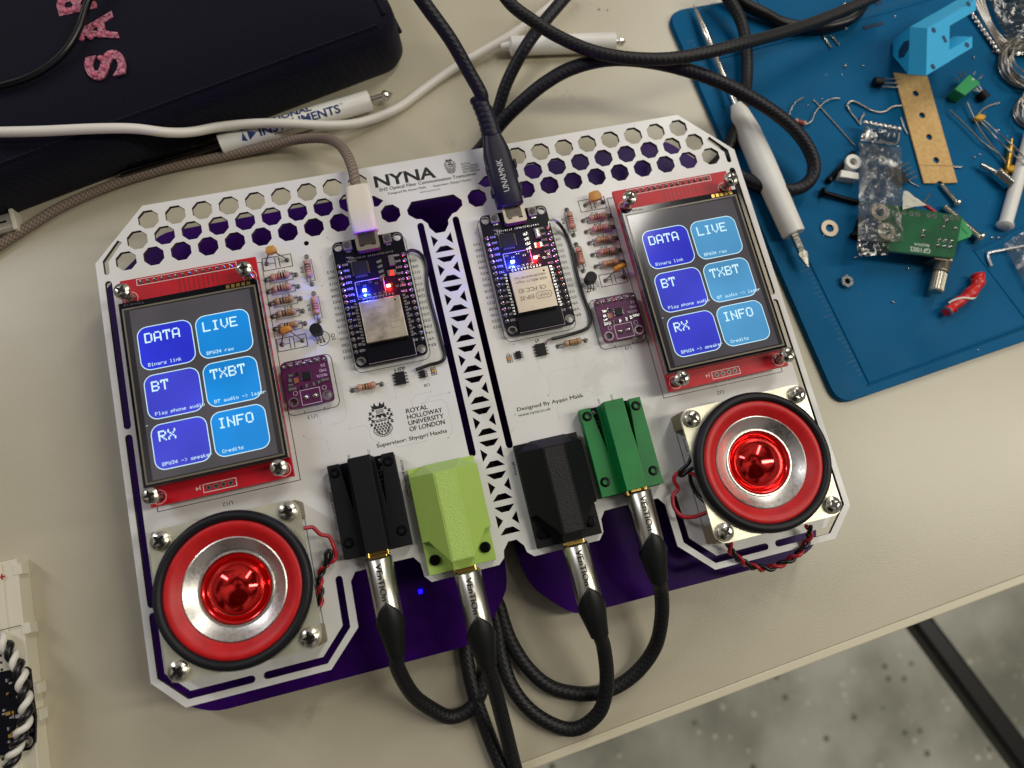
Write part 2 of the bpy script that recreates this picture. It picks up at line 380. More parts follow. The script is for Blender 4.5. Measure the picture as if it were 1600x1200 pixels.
# ================================================================ SETTING
TZ = -30.0                                    # table top height
def floor_mat():
    m = mat('terrazzo', (128, 126, 116), .3, spec=.8, noise_rough=(3, .12, .4)); n = m.node_tree.nodes; l = m.node_tree.links; b = n['Principled BSDF']
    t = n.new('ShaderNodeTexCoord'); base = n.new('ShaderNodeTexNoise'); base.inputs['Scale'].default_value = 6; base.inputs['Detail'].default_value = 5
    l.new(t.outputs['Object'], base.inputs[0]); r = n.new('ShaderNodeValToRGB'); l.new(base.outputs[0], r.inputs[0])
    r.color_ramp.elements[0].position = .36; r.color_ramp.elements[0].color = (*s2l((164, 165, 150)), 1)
    r.color_ramp.elements[1].position = .62; r.color_ramp.elements[1].color = (*s2l((240, 241, 228)), 1)  # floor mottling, its light patches painted in place of window reflections
    prev = r.outputs[0]
    for sc_, th, colr, off in ((52, .2, (255, 253, 242), 0), (46, .18, (126, 121, 110), 5.3), (90, .17, (236, 232, 216), 9.1)):
        mp = n.new('ShaderNodeMapping'); mp.inputs['Location'].default_value = (off, off * .7, 0); l.new(t.outputs['Object'], mp.inputs[0])
        v = n.new('ShaderNodeTexVoronoi'); v.inputs['Scale'].default_value = sc_; l.new(mp.outputs[0], v.inputs['Vector'])
        lt = n.new('ShaderNodeMath'); lt.operation = 'LESS_THAN'; l.new(v.outputs['Distance'], lt.inputs[0]); lt.inputs[1].default_value = th
        sx = n.new('ShaderNodeSeparateColor'); l.new(v.outputs['Color'], sx.inputs[0])
        g2 = n.new('ShaderNodeMath'); g2.operation = 'LESS_THAN'; l.new(sx.outputs[0], g2.inputs[0]); g2.inputs[1].default_value = .27
        mu = n.new('ShaderNodeMath'); mu.operation = 'MULTIPLY'; l.new(lt.outputs[0], mu.inputs[0]); l.new(g2.outputs[0], mu.inputs[1])
        mx = n.new('ShaderNodeMix'); mx.data_type = 'RGBA'; l.new(mu.outputs[0], mx.inputs[0]); l.new(prev, mx.inputs[6]); mx.inputs[7].default_value = (*s2l(colr), 1)
        prev = mx.outputs[2]
    l.new(prev, b.inputs['Base Color']); return m
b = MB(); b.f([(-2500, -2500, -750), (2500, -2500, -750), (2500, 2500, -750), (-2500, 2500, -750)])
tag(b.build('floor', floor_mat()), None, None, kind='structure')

def table_mat():
    m = mat('laminate', (192, 184, 162), .34, spec=.6, var=(14, (184, 176, 153), .35, .7))
    n = m.node_tree.nodes; l = m.node_tree.links; b = n['Principled BSDF']; t = n.new('ShaderNodeTexCoord')
    x = n.new('ShaderNodeTexNoise'); x.inputs['Scale'].default_value = 1800; x.inputs['Detail'].default_value = 2; l.new(t.outputs['Object'], x.inputs[0])
    y = n.new('ShaderNodeTexVoronoi'); y.inputs['Scale'].default_value = 1500; l.new(t.outputs['Object'], y.inputs['Vector'])
    ad = n.new('ShaderNodeMath'); ad.operation = 'ADD'; l.new(x.outputs[0], ad.inputs[0]); l.new(y.outputs['Distance'], ad.inputs[1])
    bp = n.new('ShaderNodeBump'); bp.inputs['Strength'].default_value = .32; bp.inputs['Distance'].default_value = .08 * MM
    l.new(ad.outputs[0], bp.inputs['Height']); l.new(bp.outputs[0], b.inputs['Normal'])
    return m
e0, e1 = P(820, 1197, TZ), P(1600, 903, TZ); ed = (e1 - e0).normalized(); A = e0 - ed * 700; B = e0 + ed * 900; up = Vector((-ed.y, ed.x, 0))
C_, D_ = B + up * 900, A + up * 900
desk = thing('desk', (0, 100, -750), 'pale beige laminate desk top with a lipped edge, carrying the electronics and the clutter', 'desk')
q = Matrix(((ed.x, up.x, 0, A.x), (ed.y, up.y, 0, A.y), (0, 0, 1, 0), (0, 0, 0, 1)))
b = MB(); b.M = q; b.box(0, 1.6, TZ - 25, 1600, 900, TZ); b.build('table_top', table_mat(), desk)
b = MB(); b.M = q
b.prism([(0, -2.2), (1600, -2.2), (1600, 1.45), (0, 1.45)], TZ - 25, TZ - .3)
b.build('edge_band', mat('edge_band', (214, 206, 180), .35), desk, bevel=.6)
b = MB(); a_, b_ = P(1395, 905, -330), P(1680, 1285, -330); d = (b_ - a_).normalized(); n_ = Vector((-d.y, d.x, 0))
pts = [a_ - d * 220 - n_ * 8, b_ + d * 60 - n_ * 11, b_ + d * 60 + n_ * 11, a_ - d * 220 + n_ * 8]
b.prism([(p.x, p.y) for p in pts], -350, -330)
b.cyl((pts[0] + n_ * 8 + d * 40) * 1, (pts[0] + n_ * 8 + d * 40) + Vector((0, 0, 278)), 12)
b.cyl((pts[0] + n_ * 8 + d * 40) * 1, (pts[0] + n_ * 8 + d * 40) - Vector((0, 0, 415)), 12)
b.build('leg', mat('black_powder_coat', (20, 20, 20), .4), desk, bevel=4)

# ================================================================ THE TRANSCEIVER BOARD (origin: panel top face, x along its top edge)
dev = thing('transceiver_board', (0, 20, TZ), 'white and purple two-layer circuit board with two lit touch screens and two red speakers', 'circuit board')
half = [(-122.7, -71.1), (-72.7, -71.1), (-60.9, -59.3), (-60.5, -43.1), (-58.4, -40.2), (-44, -39.9), (-36.9, -40), (-34.8, -42.8), (-34.4, -47.6), (-32.2, -50.2), (-6.7, -50.1), (-4.4, -48), (-3.9, -45.4), (-1.6, -42.6)]
outer = [(-112.7, 117.3), (-132.9, 96.5), (-132.9, -60.4)] + half + [(-x, y) for x, y in half[::-1]] + [(132.9, -60.4), (132.9, 96.5), (112.7, 117.3)]
holes = []
plate = [(-23.0, 105.2), (-20.3, 101.6), (20.3, 101.6), (23.0, 105.2), (24, 118), (-24, 118)]
for r in range(3):
    y = 111.1 - 7.84 * r
    for i in range(12):
        for s in (-1, 1):
            x = s * (111.2 + r * 10.35 / 2 - 10.35 * i)
            if x * s < 14: continue
            oc = ngon(x, y, 4.12, 8, math.pi / 8)
            if r < 2 and abs(x) < 27:
                if r == 0: 
                    if abs(x) < 26: continue
                else:
                    if abs(x) < 19: oc = [(x - 3.8, 101.2), (x + 3.8, 101.2), (x + 1.5, 99), (x - 1.5, 99)]
                    else: oc = [(s * 19.8, 101.6), (s * 23.2, 104.4), (s * 26.2, 104.6), (s * 27.3, 101.6), (s * 26.2, 99.6), (s * 22.3, 99.5)]
            if s == 1 and r == 2 and False: pass
            holes.append(oc)
holes = [h for h in holes]
# the hopper above the lattice, the lattice cells and the long slots
hop = [(-11.3, 95.6), (-8.8, 98.9), (8.8, 98.9), (11.6, 95.8), (11.4, 93.4), (8.4, 91), (6.6, 90.6), (4.2, 88.2), (4.0, 86.3), (1.9, 83.4), (-1.9, 83.4), (-4.0, 86.3), (-4.2, 88.2), (-6.4, 90.6), (-8.4, 91), (-11.1, 93.4)]
holes.append(hop)
for k in range(10):
    c = 80.3 - 12.78 * k
    if k: holes.append([(-3.9, c + 5.3), (3.9, c + 5.3), (1.5, c + 3.0), (-1.5, c + 3.0)])
    holes.append([(-3.9, c - 5.2), (3.9, c - 5.2), (1.5, c - 2.9), (-1.5, c - 2.9)])
    holes.append([(-4.1, c + 2.5), (-4.1, c - 2.5), (-1.7, c)]); holes.append([(4.1, c + 2.5), (4.1, c - 2.5), (1.7, c)])
slots = [[(-7.3, 87.8), (-7.3, -7.4)]]
sl = [stroke(p, 2.7) for p in slots]
for p, w, ends in (([(-122.9, 103.9), (-129.1, 96.6), (-129.1, 92)], 2.0, (False, True)), ([(-129.1, 87.2), (-129.2, 30.7)], 2.6, (True, True)), ([(-129.3, 26.2), (-129.3, -34.4)], 2.6, (True, True)),
                   ([(-129.3, -38.6), (-129.3, -58.9), (-120.9, -67.4), (-99.8, -67.5)], 2.6, (True, True)), ([(-94.4, -67.5), (-74.1, -67.5), (-64.9, -58.0), (-64.5, -41.4)], 2.6, (True, True))):
    sl.append(stroke(p, w, 5, ends))
for s_ in sl: holes += [s_, mir(s_)]
holes.append(ngon(-53.2, 89.2, 1.0, 16))
b = MB(); b.sheet(outer, holes, -1.6, 0, 0, 1)
b.build('front_panel', [M['pcb_white'], M['pcb_edge']], dev, org=(0, 20, -1.6))

# back panel, standoffs, nuts
PZ = -20.0
pl = [(-113, 114.8), (-139.3, 93.6), (-139.3, -60), (-131, -72), (-120, -77.6), (-26, -77.6), (-19, -76.5), (-12.5, -70), (-8.5, -65.5), (-4.4, -60), (-3.3, -53.5), (-2.4, -44), (-1.4, 44),
      (1.6, 44), (2.2, -44), (2.8, -54.5), (5.6, -63), (13.0, -71), (20, -76.9), (118, -76.9), (125.5, -72.5), (127.5, -62), (129.5, 60), (131, 98), (113, 117.2)]
b = MB(); b.prism(inset_blob(pl, 5), PZ - 1.6, PZ, 0, 1)
b.build('back_panel', [M['pcb_purple'], M['pcb_purple_edge']], dev)
for x, y in ((-108, 62), (108, 62), (-86, 20), (86, 20), (-112, -30), (112, -30), (-30, 58), (30, 58)):
    b = MB(); b.prism(ngon(x, y, 3.1, 6), PZ, -1.6); b.prism(ngon(x, y, 3.4, 6), TZ, PZ - 1.6); b.build('standoff', M['brass'], dev)
# small blue indicator on the back panel
b = MB(); b.box(-38.6, -54.2, PZ, -37.0, -52.6, PZ + .8); b.build('led', mat('blue_led_small', (20, 20, 200), .3, emit=(20, 10, 255), es=3.0), dev)

# ---------------------------------------------------------------- silkscreen
k = MB(); Z0 = .05
k.text('NYNA', -22.2, 107.8, Z0, 5.1, w=25.4, bold=.028)
k.text('SH2 Optical Fiber Communication Transciever', -20.6, 105.7, Z0, 1.45, w=40.8, bold=.02)
k.text('Designed By Ayaan Malik', -17.4, 103.7, Z0, 1.0, w=15.8, bold=.01)
k.text('Supervisor: Shyqyri Haxha', 1.4, 103.6, Z0, 1.0, w=15.9, bold=.01)
k.text('www.nyna.co.uk', -4.6, 101.95, Z0, .8, w=8.6)
for i, t in enumerate(('ROYAL', 'HOLLOWAY', 'UNIVERSITY', 'OF LONDON')): k.text(t, 14.8, 111.1 - 1.25 * i, Z0, .95, w=(3.9, 7.0, 7.1, 7.0)[i], bold=.015)
for i, t in enumerate(('ROYAL', 'HOLLOWAY', 'UNIVERSITY', 'OF LONDON')): k.text(t, -28.7, 13.1 - 2.38 * i, Z0, 1.85, w=(8.4, 13.6, 13.7, 13.6)[i] , bold=.02)
k.text('Supervisor: Shyqyri Haxha', -42.0, 2.6, Z0, 1.5, w=27, bold=.022)
k.text('Designed By Ayaan Malik', 13.2, 4.6, Z0, 1.5, w=26.9, bold=.018)
k.text('www.nyna.co.uk', 13.4, 2.4, Z0, 1.15, w=12.9, bold=.008)
def crest(cx, top, h):
    s = h / 14.0
    def q(p): return [(cx + x * s, top - y * s, Z0) for x, y in p]
    def tri(p): k.f(q(p))
    # crown tips and helmet
    tri([(-2.6, 2.2), (-2.9, .9), (-2.0, 1.5), (-1.5, .2), (-.9, 1.5), (0, 1.8), (.6, .2), (1.3, 1.5), (2.3, .5), (2.2, 2.3), (1.3, 2.8), (-1.6, 2.8)])
    for i in range(4): tri([(-1.5, 3.1 + .42 * i), (1.6, 3.1 + .42 * i), (1.5, 3.3 + .42 * i), (-1.4, 3.3 + .42 * i)])
    tri([(-1.6, 4.9), (1.7, 4.8), (2.3, 6.3), (1.3, 6.6), (.6, 5.4), (-.2, 6.6), (-1.2, 5.6), (-2.0, 6.5)])
    for m in (-1, 1):
        for (x, y, r) in ((2.7, 3.0, .9), (3.9, 4.1, 1.0), (3.1, 5.3, .9), (4.4, 5.9, 1.0), (3.5, 7.1, 1.0), (4.2, 8.4, .9), (3.3, 9.5, .6)):
            r *= .78; x -= .35
            a = [(m * (x - r * .9), y + r * .3), (m * (x - .2 * r), y - r * .9), (m * (x + r), y - r * .7), (m * (x + .35 * r), y - .1 * r), (m * (x + r), y + r * .9), (m * (x - .1 * r), y + r * .65)]
            tri(a)
        for i in range(3): tri([(m * (2.6 + .5 * i), 10.0 + .6 * i), (m * (3.5 + .2 * i), 9.6 + .6 * i), (m * (3.3 + .1 * i), 10.4 + .6 * i)])
    # shield with lozenges
    b2 = [(-2.6, 6.9), (2.6, 6.9), (2.6, 10.2), (1.7, 11.9), (0, 12.8), (-1.7, 11.9), (-2.6, 10.2)]
    k.line([q([p])[0][:2] for p in b2], .25 * s, Z0, closed=True)
    for i in (-1, 0, 1): k.line([q([(i * 1.4 - .4, 7.5)])[0][:2], q([(i * 1.4 + .4, 7.5)])[0][:2]], .5 * s, Z0 + .004)
    for r in range(4):
        for c in range(-2, 3):
            x = c * 1.1 + (.55 if r % 2 else 0); y = 8.7 + r * .95
            if abs(x) > 2.3 - max(0, r - 2) * .6: continue
            tri([(x, y - .65), (x + .42, y), (x, y + .65), (x - .42, y)])
    arc = [(3.7 * math.sin(a), 9.9 + 3.6 * math.cos(a)) for a in [math.radians(t) for t in range(-72, 73, 12)]]
    arc2 = [(2.9 * math.sin(a), 9.9 + 2.9 * math.cos(a)) for a in [math.radians(t) for t in range(-72, 73, 12)]]
    for a in (arc, arc2): k.line([q([p])[0][:2] for p in a], .2 * s, Z0 + .003)
    for i in range(1, 12): k.line([q([arc[i]])[0][:2], q([(arc2[i][0] * 1.1, arc2[i][1] * 1.0 + .1)])[0][:2]], .16 * s, Z0 + .006)
crest(-38.3, 20.0, 14.2); crest(10.2, 115.2, 7.3)
pinsL = ['3V3', 'GND', 'D15', 'D02', 'D04', 'RX2', 'TX2', 'D05', 'D18', 'D19', 'D21', 'RX0', 'TX0', 'D22', 'D23']
pinsR = ['VIN', 'GND', 'D13', 'D12', 'D14', 'D27', 'D26', 'D25', 'D33', 'D32', 'D35', 'D34', 'VN', 'VP', 'EN']
for ox in (0, 59.5):
    for i in range(15):
        y = 75.4 - 2.56 * i
        k.text(pinsL[i], -44.4 + ox, y + .5, Z0, 1.1, rot=180, w=3.0, bold=.01)
        k.text(pinsR[i], -11.6 + ox, y - 1.3, Z0, 1.1, rot=180, w=2.8, bold=.01)
    k.line(rrect(-44.2 + ox, 32.4, -14.6 + ox, 85.6, 3), .22, Z0, closed=True)
k.text('U14', -26.0, 31.3, Z0, 1.5, rot=180, w=3.6, bold=.01)
k.text('U9', -25.8, 31.9 - .8, Z0, 0.01)
k.text('SS', 27.0, 31.6, Z0, 1.6, rot=-90, w=3.4); k.text('6U', -25.2, 31.6, Z0, 1.4, rot=180, w=2.6); k.text('U8', -17.4, 22.9, Z0, 1.2, rot=180, w=2.2)
k.text('C3', 14.6, 28.4, Z0, 1.2, rot=-90, w=2.4); k.text('U2', 96.5, -4.9, Z0, 1.5, rot=180, w=2.8); k.text('U12', -96.5, -4.9, Z0, 1.5, rot=180, w=3.6)
k.text('U13', -61.2, 20.3, Z0, 1.5, rot=180, w=3.6); k.text('U3', 64.5, 20.9, Z0, 1.5, rot=180, w=2.6)
for s, ys in ((-1, (79.2, 74.3, 69.2, 64.1)), (1, (79.2, 74.1, 69.0, 63.8))):
    for i, y in enumerate(ys):
        k.text(('R9', 'R11', 'R12', 'R13')[i] if s < 0 else ('R2', 'R4', 'R5', 'R6')[i], s * 64.6 + 1.6, y + .7, Z0, 1.2, rot=180, w=3.0)
for x in (-65.3, 65.1):
    for yy in (76.9, 71.9, 66.8, 61.6, 56.4):
        k.line([(x - 4.4, yy - 1.6), (x + 4.6, yy - 1.6), (x + 4.6, yy + 1.4), (x - 4.4, yy + 1.4)], .2, Z0, closed=True)
    for (y0, y1) in ((80.8, 86.0), (47.2, 52.3)):
        cx = x - .3
        k.line([(cx - 5.6, y0), (cx + 5.6, y0), (cx + 5.6, y1), (cx - 5.6, y1)], .28, Z0, closed=True)
        ym = (y0 + y1) / 2
        for d_ in (-.8, .8):
            k.line([(cx + d_, y0 + .6), (cx + d_, y1 - .6)], .3, Z0 + .004)
            k.line([(cx + d_, ym), (cx + d_ * 5, ym)], .25, Z0 + .008)
for x in (-54.1, 53.5):
    for yy in (77.6, 61.8): k.line([(x - 1.5, yy - 4.4), (x + 1.5, yy - 4.4), (x + 1.5, yy + 4.4), (x - 1.5, yy + 4.4)], .2, Z0, closed=True)
    k.text('R8', x - 2.2, 77.0, Z0, 1.2, rot=90, w=2.6); k.text('R3', x - 2.2, 61.0, Z0, 1.2, rot=90, w=2.6)
    k.line([(x + 2.9 * math.cos(t) - .1, 49.2 + 2.9 * math.sin(t)) for t in [math.radians(a) for a in range(-120, 121, 15)]], .22, Z0)
    k.text('Q2', x + 3.6, 50.4, Z0, 1.3, rot=-90, w=2.8)
for s in (-1, 1):
    x0, x1 = (-71.6, -52.2) if s < 0 else (52.0, 71.4)
    k.line(rrect(x0, 21.4, x1, 42.6, 2.4), .26, Z0, closed=True)
    for xx in (x0 + 6, x1 - 6): k.line([(xx, 21.4), (xx, 22.2)], .24, Z0 + .003)
    k.line([(s * 97.2 - 24.6, -12), (s * 97.2 - 24.6, -61.4), (s * 97.2 + 24.6, -61.4), (s * 97.2 + 24.6, -12)], .24, Z0, closed=True)
    k.line([(s * 97.2 - 25.6, -2.9), (s * 97.2 + 25.6, -2.9), (s * 97.2 + 25.6, 84.8), (s * 97.2 - 25.6, 84.8)], .24, Z0 + .02, closed=True)
for x, y, t in ((-62.3, -10, 'KY008-650NM MODULE'), (-34.6, -4, 'KY008-650NM Receiver'), (-33.3, -14, 'BPW34'), (6.6, -14, 'BPW34')):
    k.text(t, x, y, Z0, 1.0, rot=-90, bold=.01, w=(14 if len(t) > 6 else 5))
k.text('Speaker 1', 74.5, -20, Z0, 1.0, rot=-90, w=7); k.text('GND', -52.4, .3, Z0, .9, rot=90, w=2); k.text('VCC', -44.8, .3, Z0, .9, rot=90, w=2.4)
k.text('GND', 46.1, .3, Z0, .9, rot=90, w=2.4); k.text('SIG', 51.6, .6, Z0, .9, rot=90, w=2.4)
k.build('silkscreen', M['ink'], dev)
trm = [mat('masked_trace', (214, 213, 212), .4), mat('via_hole', (110, 104, 96), .5)]
for sx in (-1, 1):
    tr_ = MB(); rt = random.Random(21 + sx)
    for i in range(23):
        x, y = sx * rt.uniform(12, 68), rt.uniform(-4, 94); p_ = [(x, y)]; d_ = rt.choice(((1, 0), (-1, 0), (0, 1), (0, -1)))
        for _ in range(rt.choice((2, 3))):
            L_ = rt.uniform(3, 13); nx, ny = p_[-1][0] + d_[0] * L_, p_[-1][1] + d_[1] * L_
            if not (10.5 < sx * nx < 70 and -8 < ny < 92): break
            p_.append((nx, ny)); e_ = rt.uniform(1, 3); a1, b1 = rt.choice((-1, 1)), rt.choice((-1, 1)); q_ = (nx + (d_[0] or a1) * e_, ny + (d_[1] or b1) * e_)
            if not (10.5 < sx * q_[0] < 70): break
            p_.append(q_); d_ = (0, b1) if d_[0] else (a1, 0)
        if len(p_) > 1:
            tr_.line(p_, .3, .012 + i * .0002)
            for e_ in (p_[0], p_[-1]): tr_.f([(c_[0], c_[1], .03) for c_ in ngon(e_[0], e_[1], .42, 10)], 0)
            tr_.f([(c_[0], c_[1], .036) for c_ in ngon(p_[-1][0], p_[-1][1], .18, 8)], 1)
    tr_.build('copper_traces', trm, dev)

# ---------------------------------------------------------------- bitmap letters of the two screens
GL = {'A': (0x7E, 0x11, 0x11, 0x11, 0x7E), 'B': (0x7F, 0x49, 0x49, 0x49, 0x36), 'C': (0x3E, 0x41, 0x41, 0x41, 0x22), 'D': (0x7F, 0x41, 0x41, 0x41, 0x3E), 'E': (0x7F, 0x49, 0x49, 0x49, 0x41),
      'F': (0x7F, 9, 9, 9, 1), 'I': (0, 0x41, 0x7F, 0x41, 0), 'L': (0x7F, 0x40, 0x40, 0x40, 0x40), 'N': (0x7F, 4, 8, 16, 0x7F), 'O': (0x3E, 0x41, 0x41, 0x41, 0x3E), 'P': (0x7F, 9, 9, 9, 6),
      'R': (0x7F, 9, 0x19, 0x29, 0x46), 'T': (3, 1, 0x7F, 1, 3), 'V': (0x1F, 0x20, 0x40, 0x20, 0x1F), 'W': (0x3F, 0x40, 0x38, 0x40, 0x3F), 'X': (0x63, 0x14, 8, 0x14, 0x63), '3': (0x21, 0x41, 0x49, 0x4D, 0x33),
      '4': (0x18, 0x14, 0x12, 0x7F, 0x10), 'a': (0x20, 0x54, 0x54, 0x78, 0x40), 'b': (0x7F, 0x28, 0x44, 0x44, 0x38), 'd': (0x38, 0x44, 0x44, 0x28, 0x7F), 'e': (0x38, 0x54, 0x54, 0x54, 0x18),
      'h': (0x7F, 8, 4, 4, 0x78), 'i': (0, 0x44, 0x7D, 0x40, 0), 'k': (0x7F, 0x10, 0x28, 0x44, 0), 'l': (0, 0x41, 0x7F, 0x40, 0), 'n': (0x7C, 8, 4, 4, 0x78), 'o': (0x38, 0x44, 0x44, 0x44, 0x38),
      'p': (0xFC, 0x18, 0x24, 0x24, 0x18), 'r': (0x7C, 8, 4, 4, 8), 's': (0x48, 0x54, 0x54, 0x54, 0x24), 't': (4, 4, 0x3F, 0x44, 0x24), 'u': (0x3C, 0x40, 0x40, 0x20, 0x7C), 'w': (0x3C, 0x40, 0x30, 0x40, 0x3C),
      'y': (0x4C, 0x90, 0x90, 0x90, 0x7C), '-': (8, 8, 8, 8, 8), '>': (0, 0x41, 0x22, 0x14, 8), ' ': (0, 0, 0, 0, 0)}
def pix(b, t, x, y, s, z, mi):
    for c in t:
        for i, colm in enumerate(GL[c]):
            j = 0
            while j < 8:
                if colm >> j & 1:
                    j2 = j
                    while j2 < 8 and colm >> j2 & 1: j2 += 1
                    b.f([(x + i * s, y - j2 * s, z), (x + i * s + s * 1.02, y - j2 * s, z), (x + i * s + s * 1.02, y - j * s, z), (x + i * s, y - j * s, z)], mi); j = j2
                else: j += 1
        x += 6 * s
def screen_mats(right):
    live = (84, 158, 208) if right else (28, 142, 226)
    bl = (48, 52, 205) if right else (48, 56, 218)
    E = lambda n, c, s: mat(n, tuple(int(v * .25) for v in c), .1, coat=.5, emit=c, es=s)
    def tile(nm, c, st):
        m = E(nm, c, st); n = m.node_tree.nodes; l = m.node_tree.links; b = n['Principled BSDF']; t = n.new('ShaderNodeTexCoord'); x = n.new('ShaderNodeTexNoise'); x.inputs['Scale'].default_value = 38; x.inputs['Detail'].default_value = 1; l.new(t.outputs['Object'], x.inputs[0])
        g = n.new('ShaderNodeMapRange'); l.new(x.outputs[0], g.inputs[0]); g.inputs[1].default_value = .3; g.inputs[2].default_value = .7; g.inputs[3].default_value = st * .82; g.inputs[4].default_value = st * 1.16; l.new(g.outputs[0], b.inputs['Emission Strength']); return m
    return [tile('screen_backlit_grey', (84, 80, 84), .72), tile('button_blue', bl, .82), tile('button_sky', live, .84), E('pixel_white', (208, 244, 255), 1.0), tile('button_violet', (70, 74, 214) if not right else (64, 68, 206), .84)]
    return [E('screen_backlit_grey', (74, 74, 80), .72), E('button_blue', bl, .78), E('button_sky', live, .8), E('pixel_white', (208, 244, 255), .95)]
def phillips(b, x, y, z, r, h, mi=0, md=1, ang=.4):
    b.lathe([(0, z), (r * .96, z), (r, z + .25 * h), (r * .9, z + .72 * h), (r * .62, z + .95 * h), (r * .5, z + h), (0, z + h + .02)], x, y, 0, 28, mi)
    for a in (ang, ang + math.pi / 2):
        d = Vector((math.cos(a), math.sin(a), 0)); n = Vector((-d.y, d.x, 0)); c = Vector((x, y, z + h + .05)); w = r * .15; L = r * .62
        pts = [c - d * L - n * w * .5, c - d * w * 1.5 - n * w * 1.3, c + d * w * 1.5 - n * w * 1.3, c + d * L - n * w * .5, c + d * L + n * w * .5, c + d * w * 1.5 + n * w * 1.3, c - d * w * 1.5 + n * w * 1.3, c - d * L + n * w * .5]
        b.f([p + Vector((0, 0, .004 if a > ang else 0)) for p in pts], md)
M['slot_dark'] = mat('driver_recess', (30, 28, 24), .4, metal=.5)
def display(cx, right):
    x0, x1, y0, y1, zt = cx - 25, cx + 25, -2.0, 84.0, 7.7
    b = MB(); hl = [ngon(cx + sx * 21.8, yy, 1.7, 20) for sx in (-1, 1) for yy in (76.5, 1.1)]
    b.sheet([(x0, y0), (x1, y0), (x1, y1), (x0, y1)], hl, zt - 1.6, zt, 0, 0)
    for i in range(9): b.line([(cx - 4.0 + i * 1.75, 80.8), (cx - 4.0 + i * 1.75, 74)], .34, zt + .04, 1)
    b.line([(cx - 19, 81.0), (cx + 17.6, 81.0), (cx + 17.6, 83.4), (cx - 19, 83.4)], .22, zt + .06, 2, closed=True)
    b.line([(cx + 15.0, 81.0), (cx + 15.0, 83.4)], .2, zt + .09, 2)
    b.line([(cx - 6.6, -.9), (cx + 4.9, -.9), (cx + 4.9, 2.0), (cx - 6.6, 2.0)], .22, zt + .06, 2, closed=True)
    b.text('J4', cx - 7.4, 1.6, zt + .06, 1.3, rot=180, w=2, mi=2)
    for sx in (-1, 1):
        for yy in (76.5, 1.1): b.line([(cx + sx * 21.8 + 2.5 * math.cos(a), yy + 2.5 * math.sin(a)) for a in [2 * math.pi * q / 20 for q in range(20)]], .18, zt + .06, 2, closed=True)
    mod = b.build('display_module', [M['red_pcb'], M['red_trace'], M['white_ink']], dev, org=(cx, 41, zt - 1.6))
    b = MB()
    for i in range(14): b.lathe([(0, 0), (.85, 0), (.6, .3), (.35, .9), (0, 1.1)], cx - 17.5 + i * 2.54, 82.2, zt, 12); b.box(cx - 17.8 + i * 2.54, 81.9, 0, cx - 17.2 + i * 2.54, 82.5, zt)
    b.build('pin_header', M['solder'], mod, smooth=40)
    b = MB()
    for i in range(4): b.lathe([(.35, .05), (.95, .05), (.95, .1), (.35, .1)], cx - 4.7 + i * 2.54, .55, zt, 14); b.f([(p[0], p[1], zt + .12) for p in ngon(cx - 4.7 + i * 2.54, .55, .5, 12)], 1)
    b.build('solder_pads', [M['pad'], M['ink']], mod)
    gx0, gx1, gy0, gy1 = cx - 25.2, cx + 24.9, 4.5, 73.6
    b = MB(); b.box(gx0, gy0, zt, gx1, gy1, zt + 3.0); b.build('screen_frame', mat('frame_steel', (150, 144, 134), .35, metal=.9), mod, bevel=.2)
    b = MB(); b.box(gx0 + .15, gy0 + .15, zt + 3.01, gx1 - .15, gy1 - .15, zt + 4.1)
    zz = zt + 4.13
    b.f([(gx0 + 1.1, gy0 + 1.0, zz), (gx1 - 1.0, gy0 + 1.0, zz), (gx1 - 1.0, gy1 - 2.4, zz), (gx0 + 1.1, gy1 - 2.4, zz)], 1)
    b.f([(gx0 + 1.7, gy0 + 1.6, zz + .03), (gx1 - 1.6, gy0 + 1.6, zz + .03), (gx1 - 1.6, gy1 - 3.0, zz + .03), (gx0 + 1.7, gy1 - 3.0, zz + .03)], 2)
    for i in range(5): b.box(gx1 - 11.5 + i * 1.9, gy1 - 2.1 + .02 * i, zz, gx1 - 10.2 + i * 1.9, gy1 - .7, zz + .12, 3)
    b.text('TPM408-2.8', cx - 16.0, gy1 - .75, zz + .05, .95, rot=180, w=7.2, mi=4)
    sm = M.get('grey_margin') or mat('screen_margin', (52, 51, 54), .12, coat=.6); M['grey_margin'] = sm
    b.build('touch_glass', [M['glass_black'], mat('glass_line', (120, 112, 94), .3), sm, M['gold'], mat('dim_ink', (90, 90, 96), .5)], mod)
    b = MB(); s = .18; ax, ay, z = cx - 21.6, 66.2, zz + .06
    b.f([(ax, 6.6, z), (ax + 43.2, 6.6, z), (ax + 43.2, 70.0, z), (ax, 70.0, z)], 0)
    rows = (('DATA', 'Binary link', 'LIVE', 'BPW34 raw'), ('BT', 'Play phone audio', 'TXBT', 'BT audio -> laser'), ('RX', 'BPW34 -> speaker', 'INFO', 'Credits'))
    for r, (ta, sa, tb, sb) in enumerate(rows):
        top = 62.8 - 18.4 * r
        for c, (t, sub) in enumerate(((ta, sa), (tb, sb))):
            bx = cx - 20.2 + c * 20.6; w, h = 19.4, 16.6
            b.f([(p[0], p[1], z + .03 + .002 * c) for p in rrect(bx, top - h, bx + w, top, 3.6, 6)], 3)
            b.f([(p[0], p[1], z + .05) for p in rrect(bx + .28, top - h + .28, bx + w - .28, top - .28, 3.35, 6)], 4 if (r and not c) else 1 + c)
            pix(b, t, bx + 2.5, top - 2.5, .54, z + .07, 3)
            pix(b, sub, bx + 2.5, top - h + 2.6 + .1, .18, z + .09, 3)
    pix(b, '-', cx - 21.4, 26.8, .14, z + .07, 3)
    b.build('screen_image', screen_mats(right), mod)
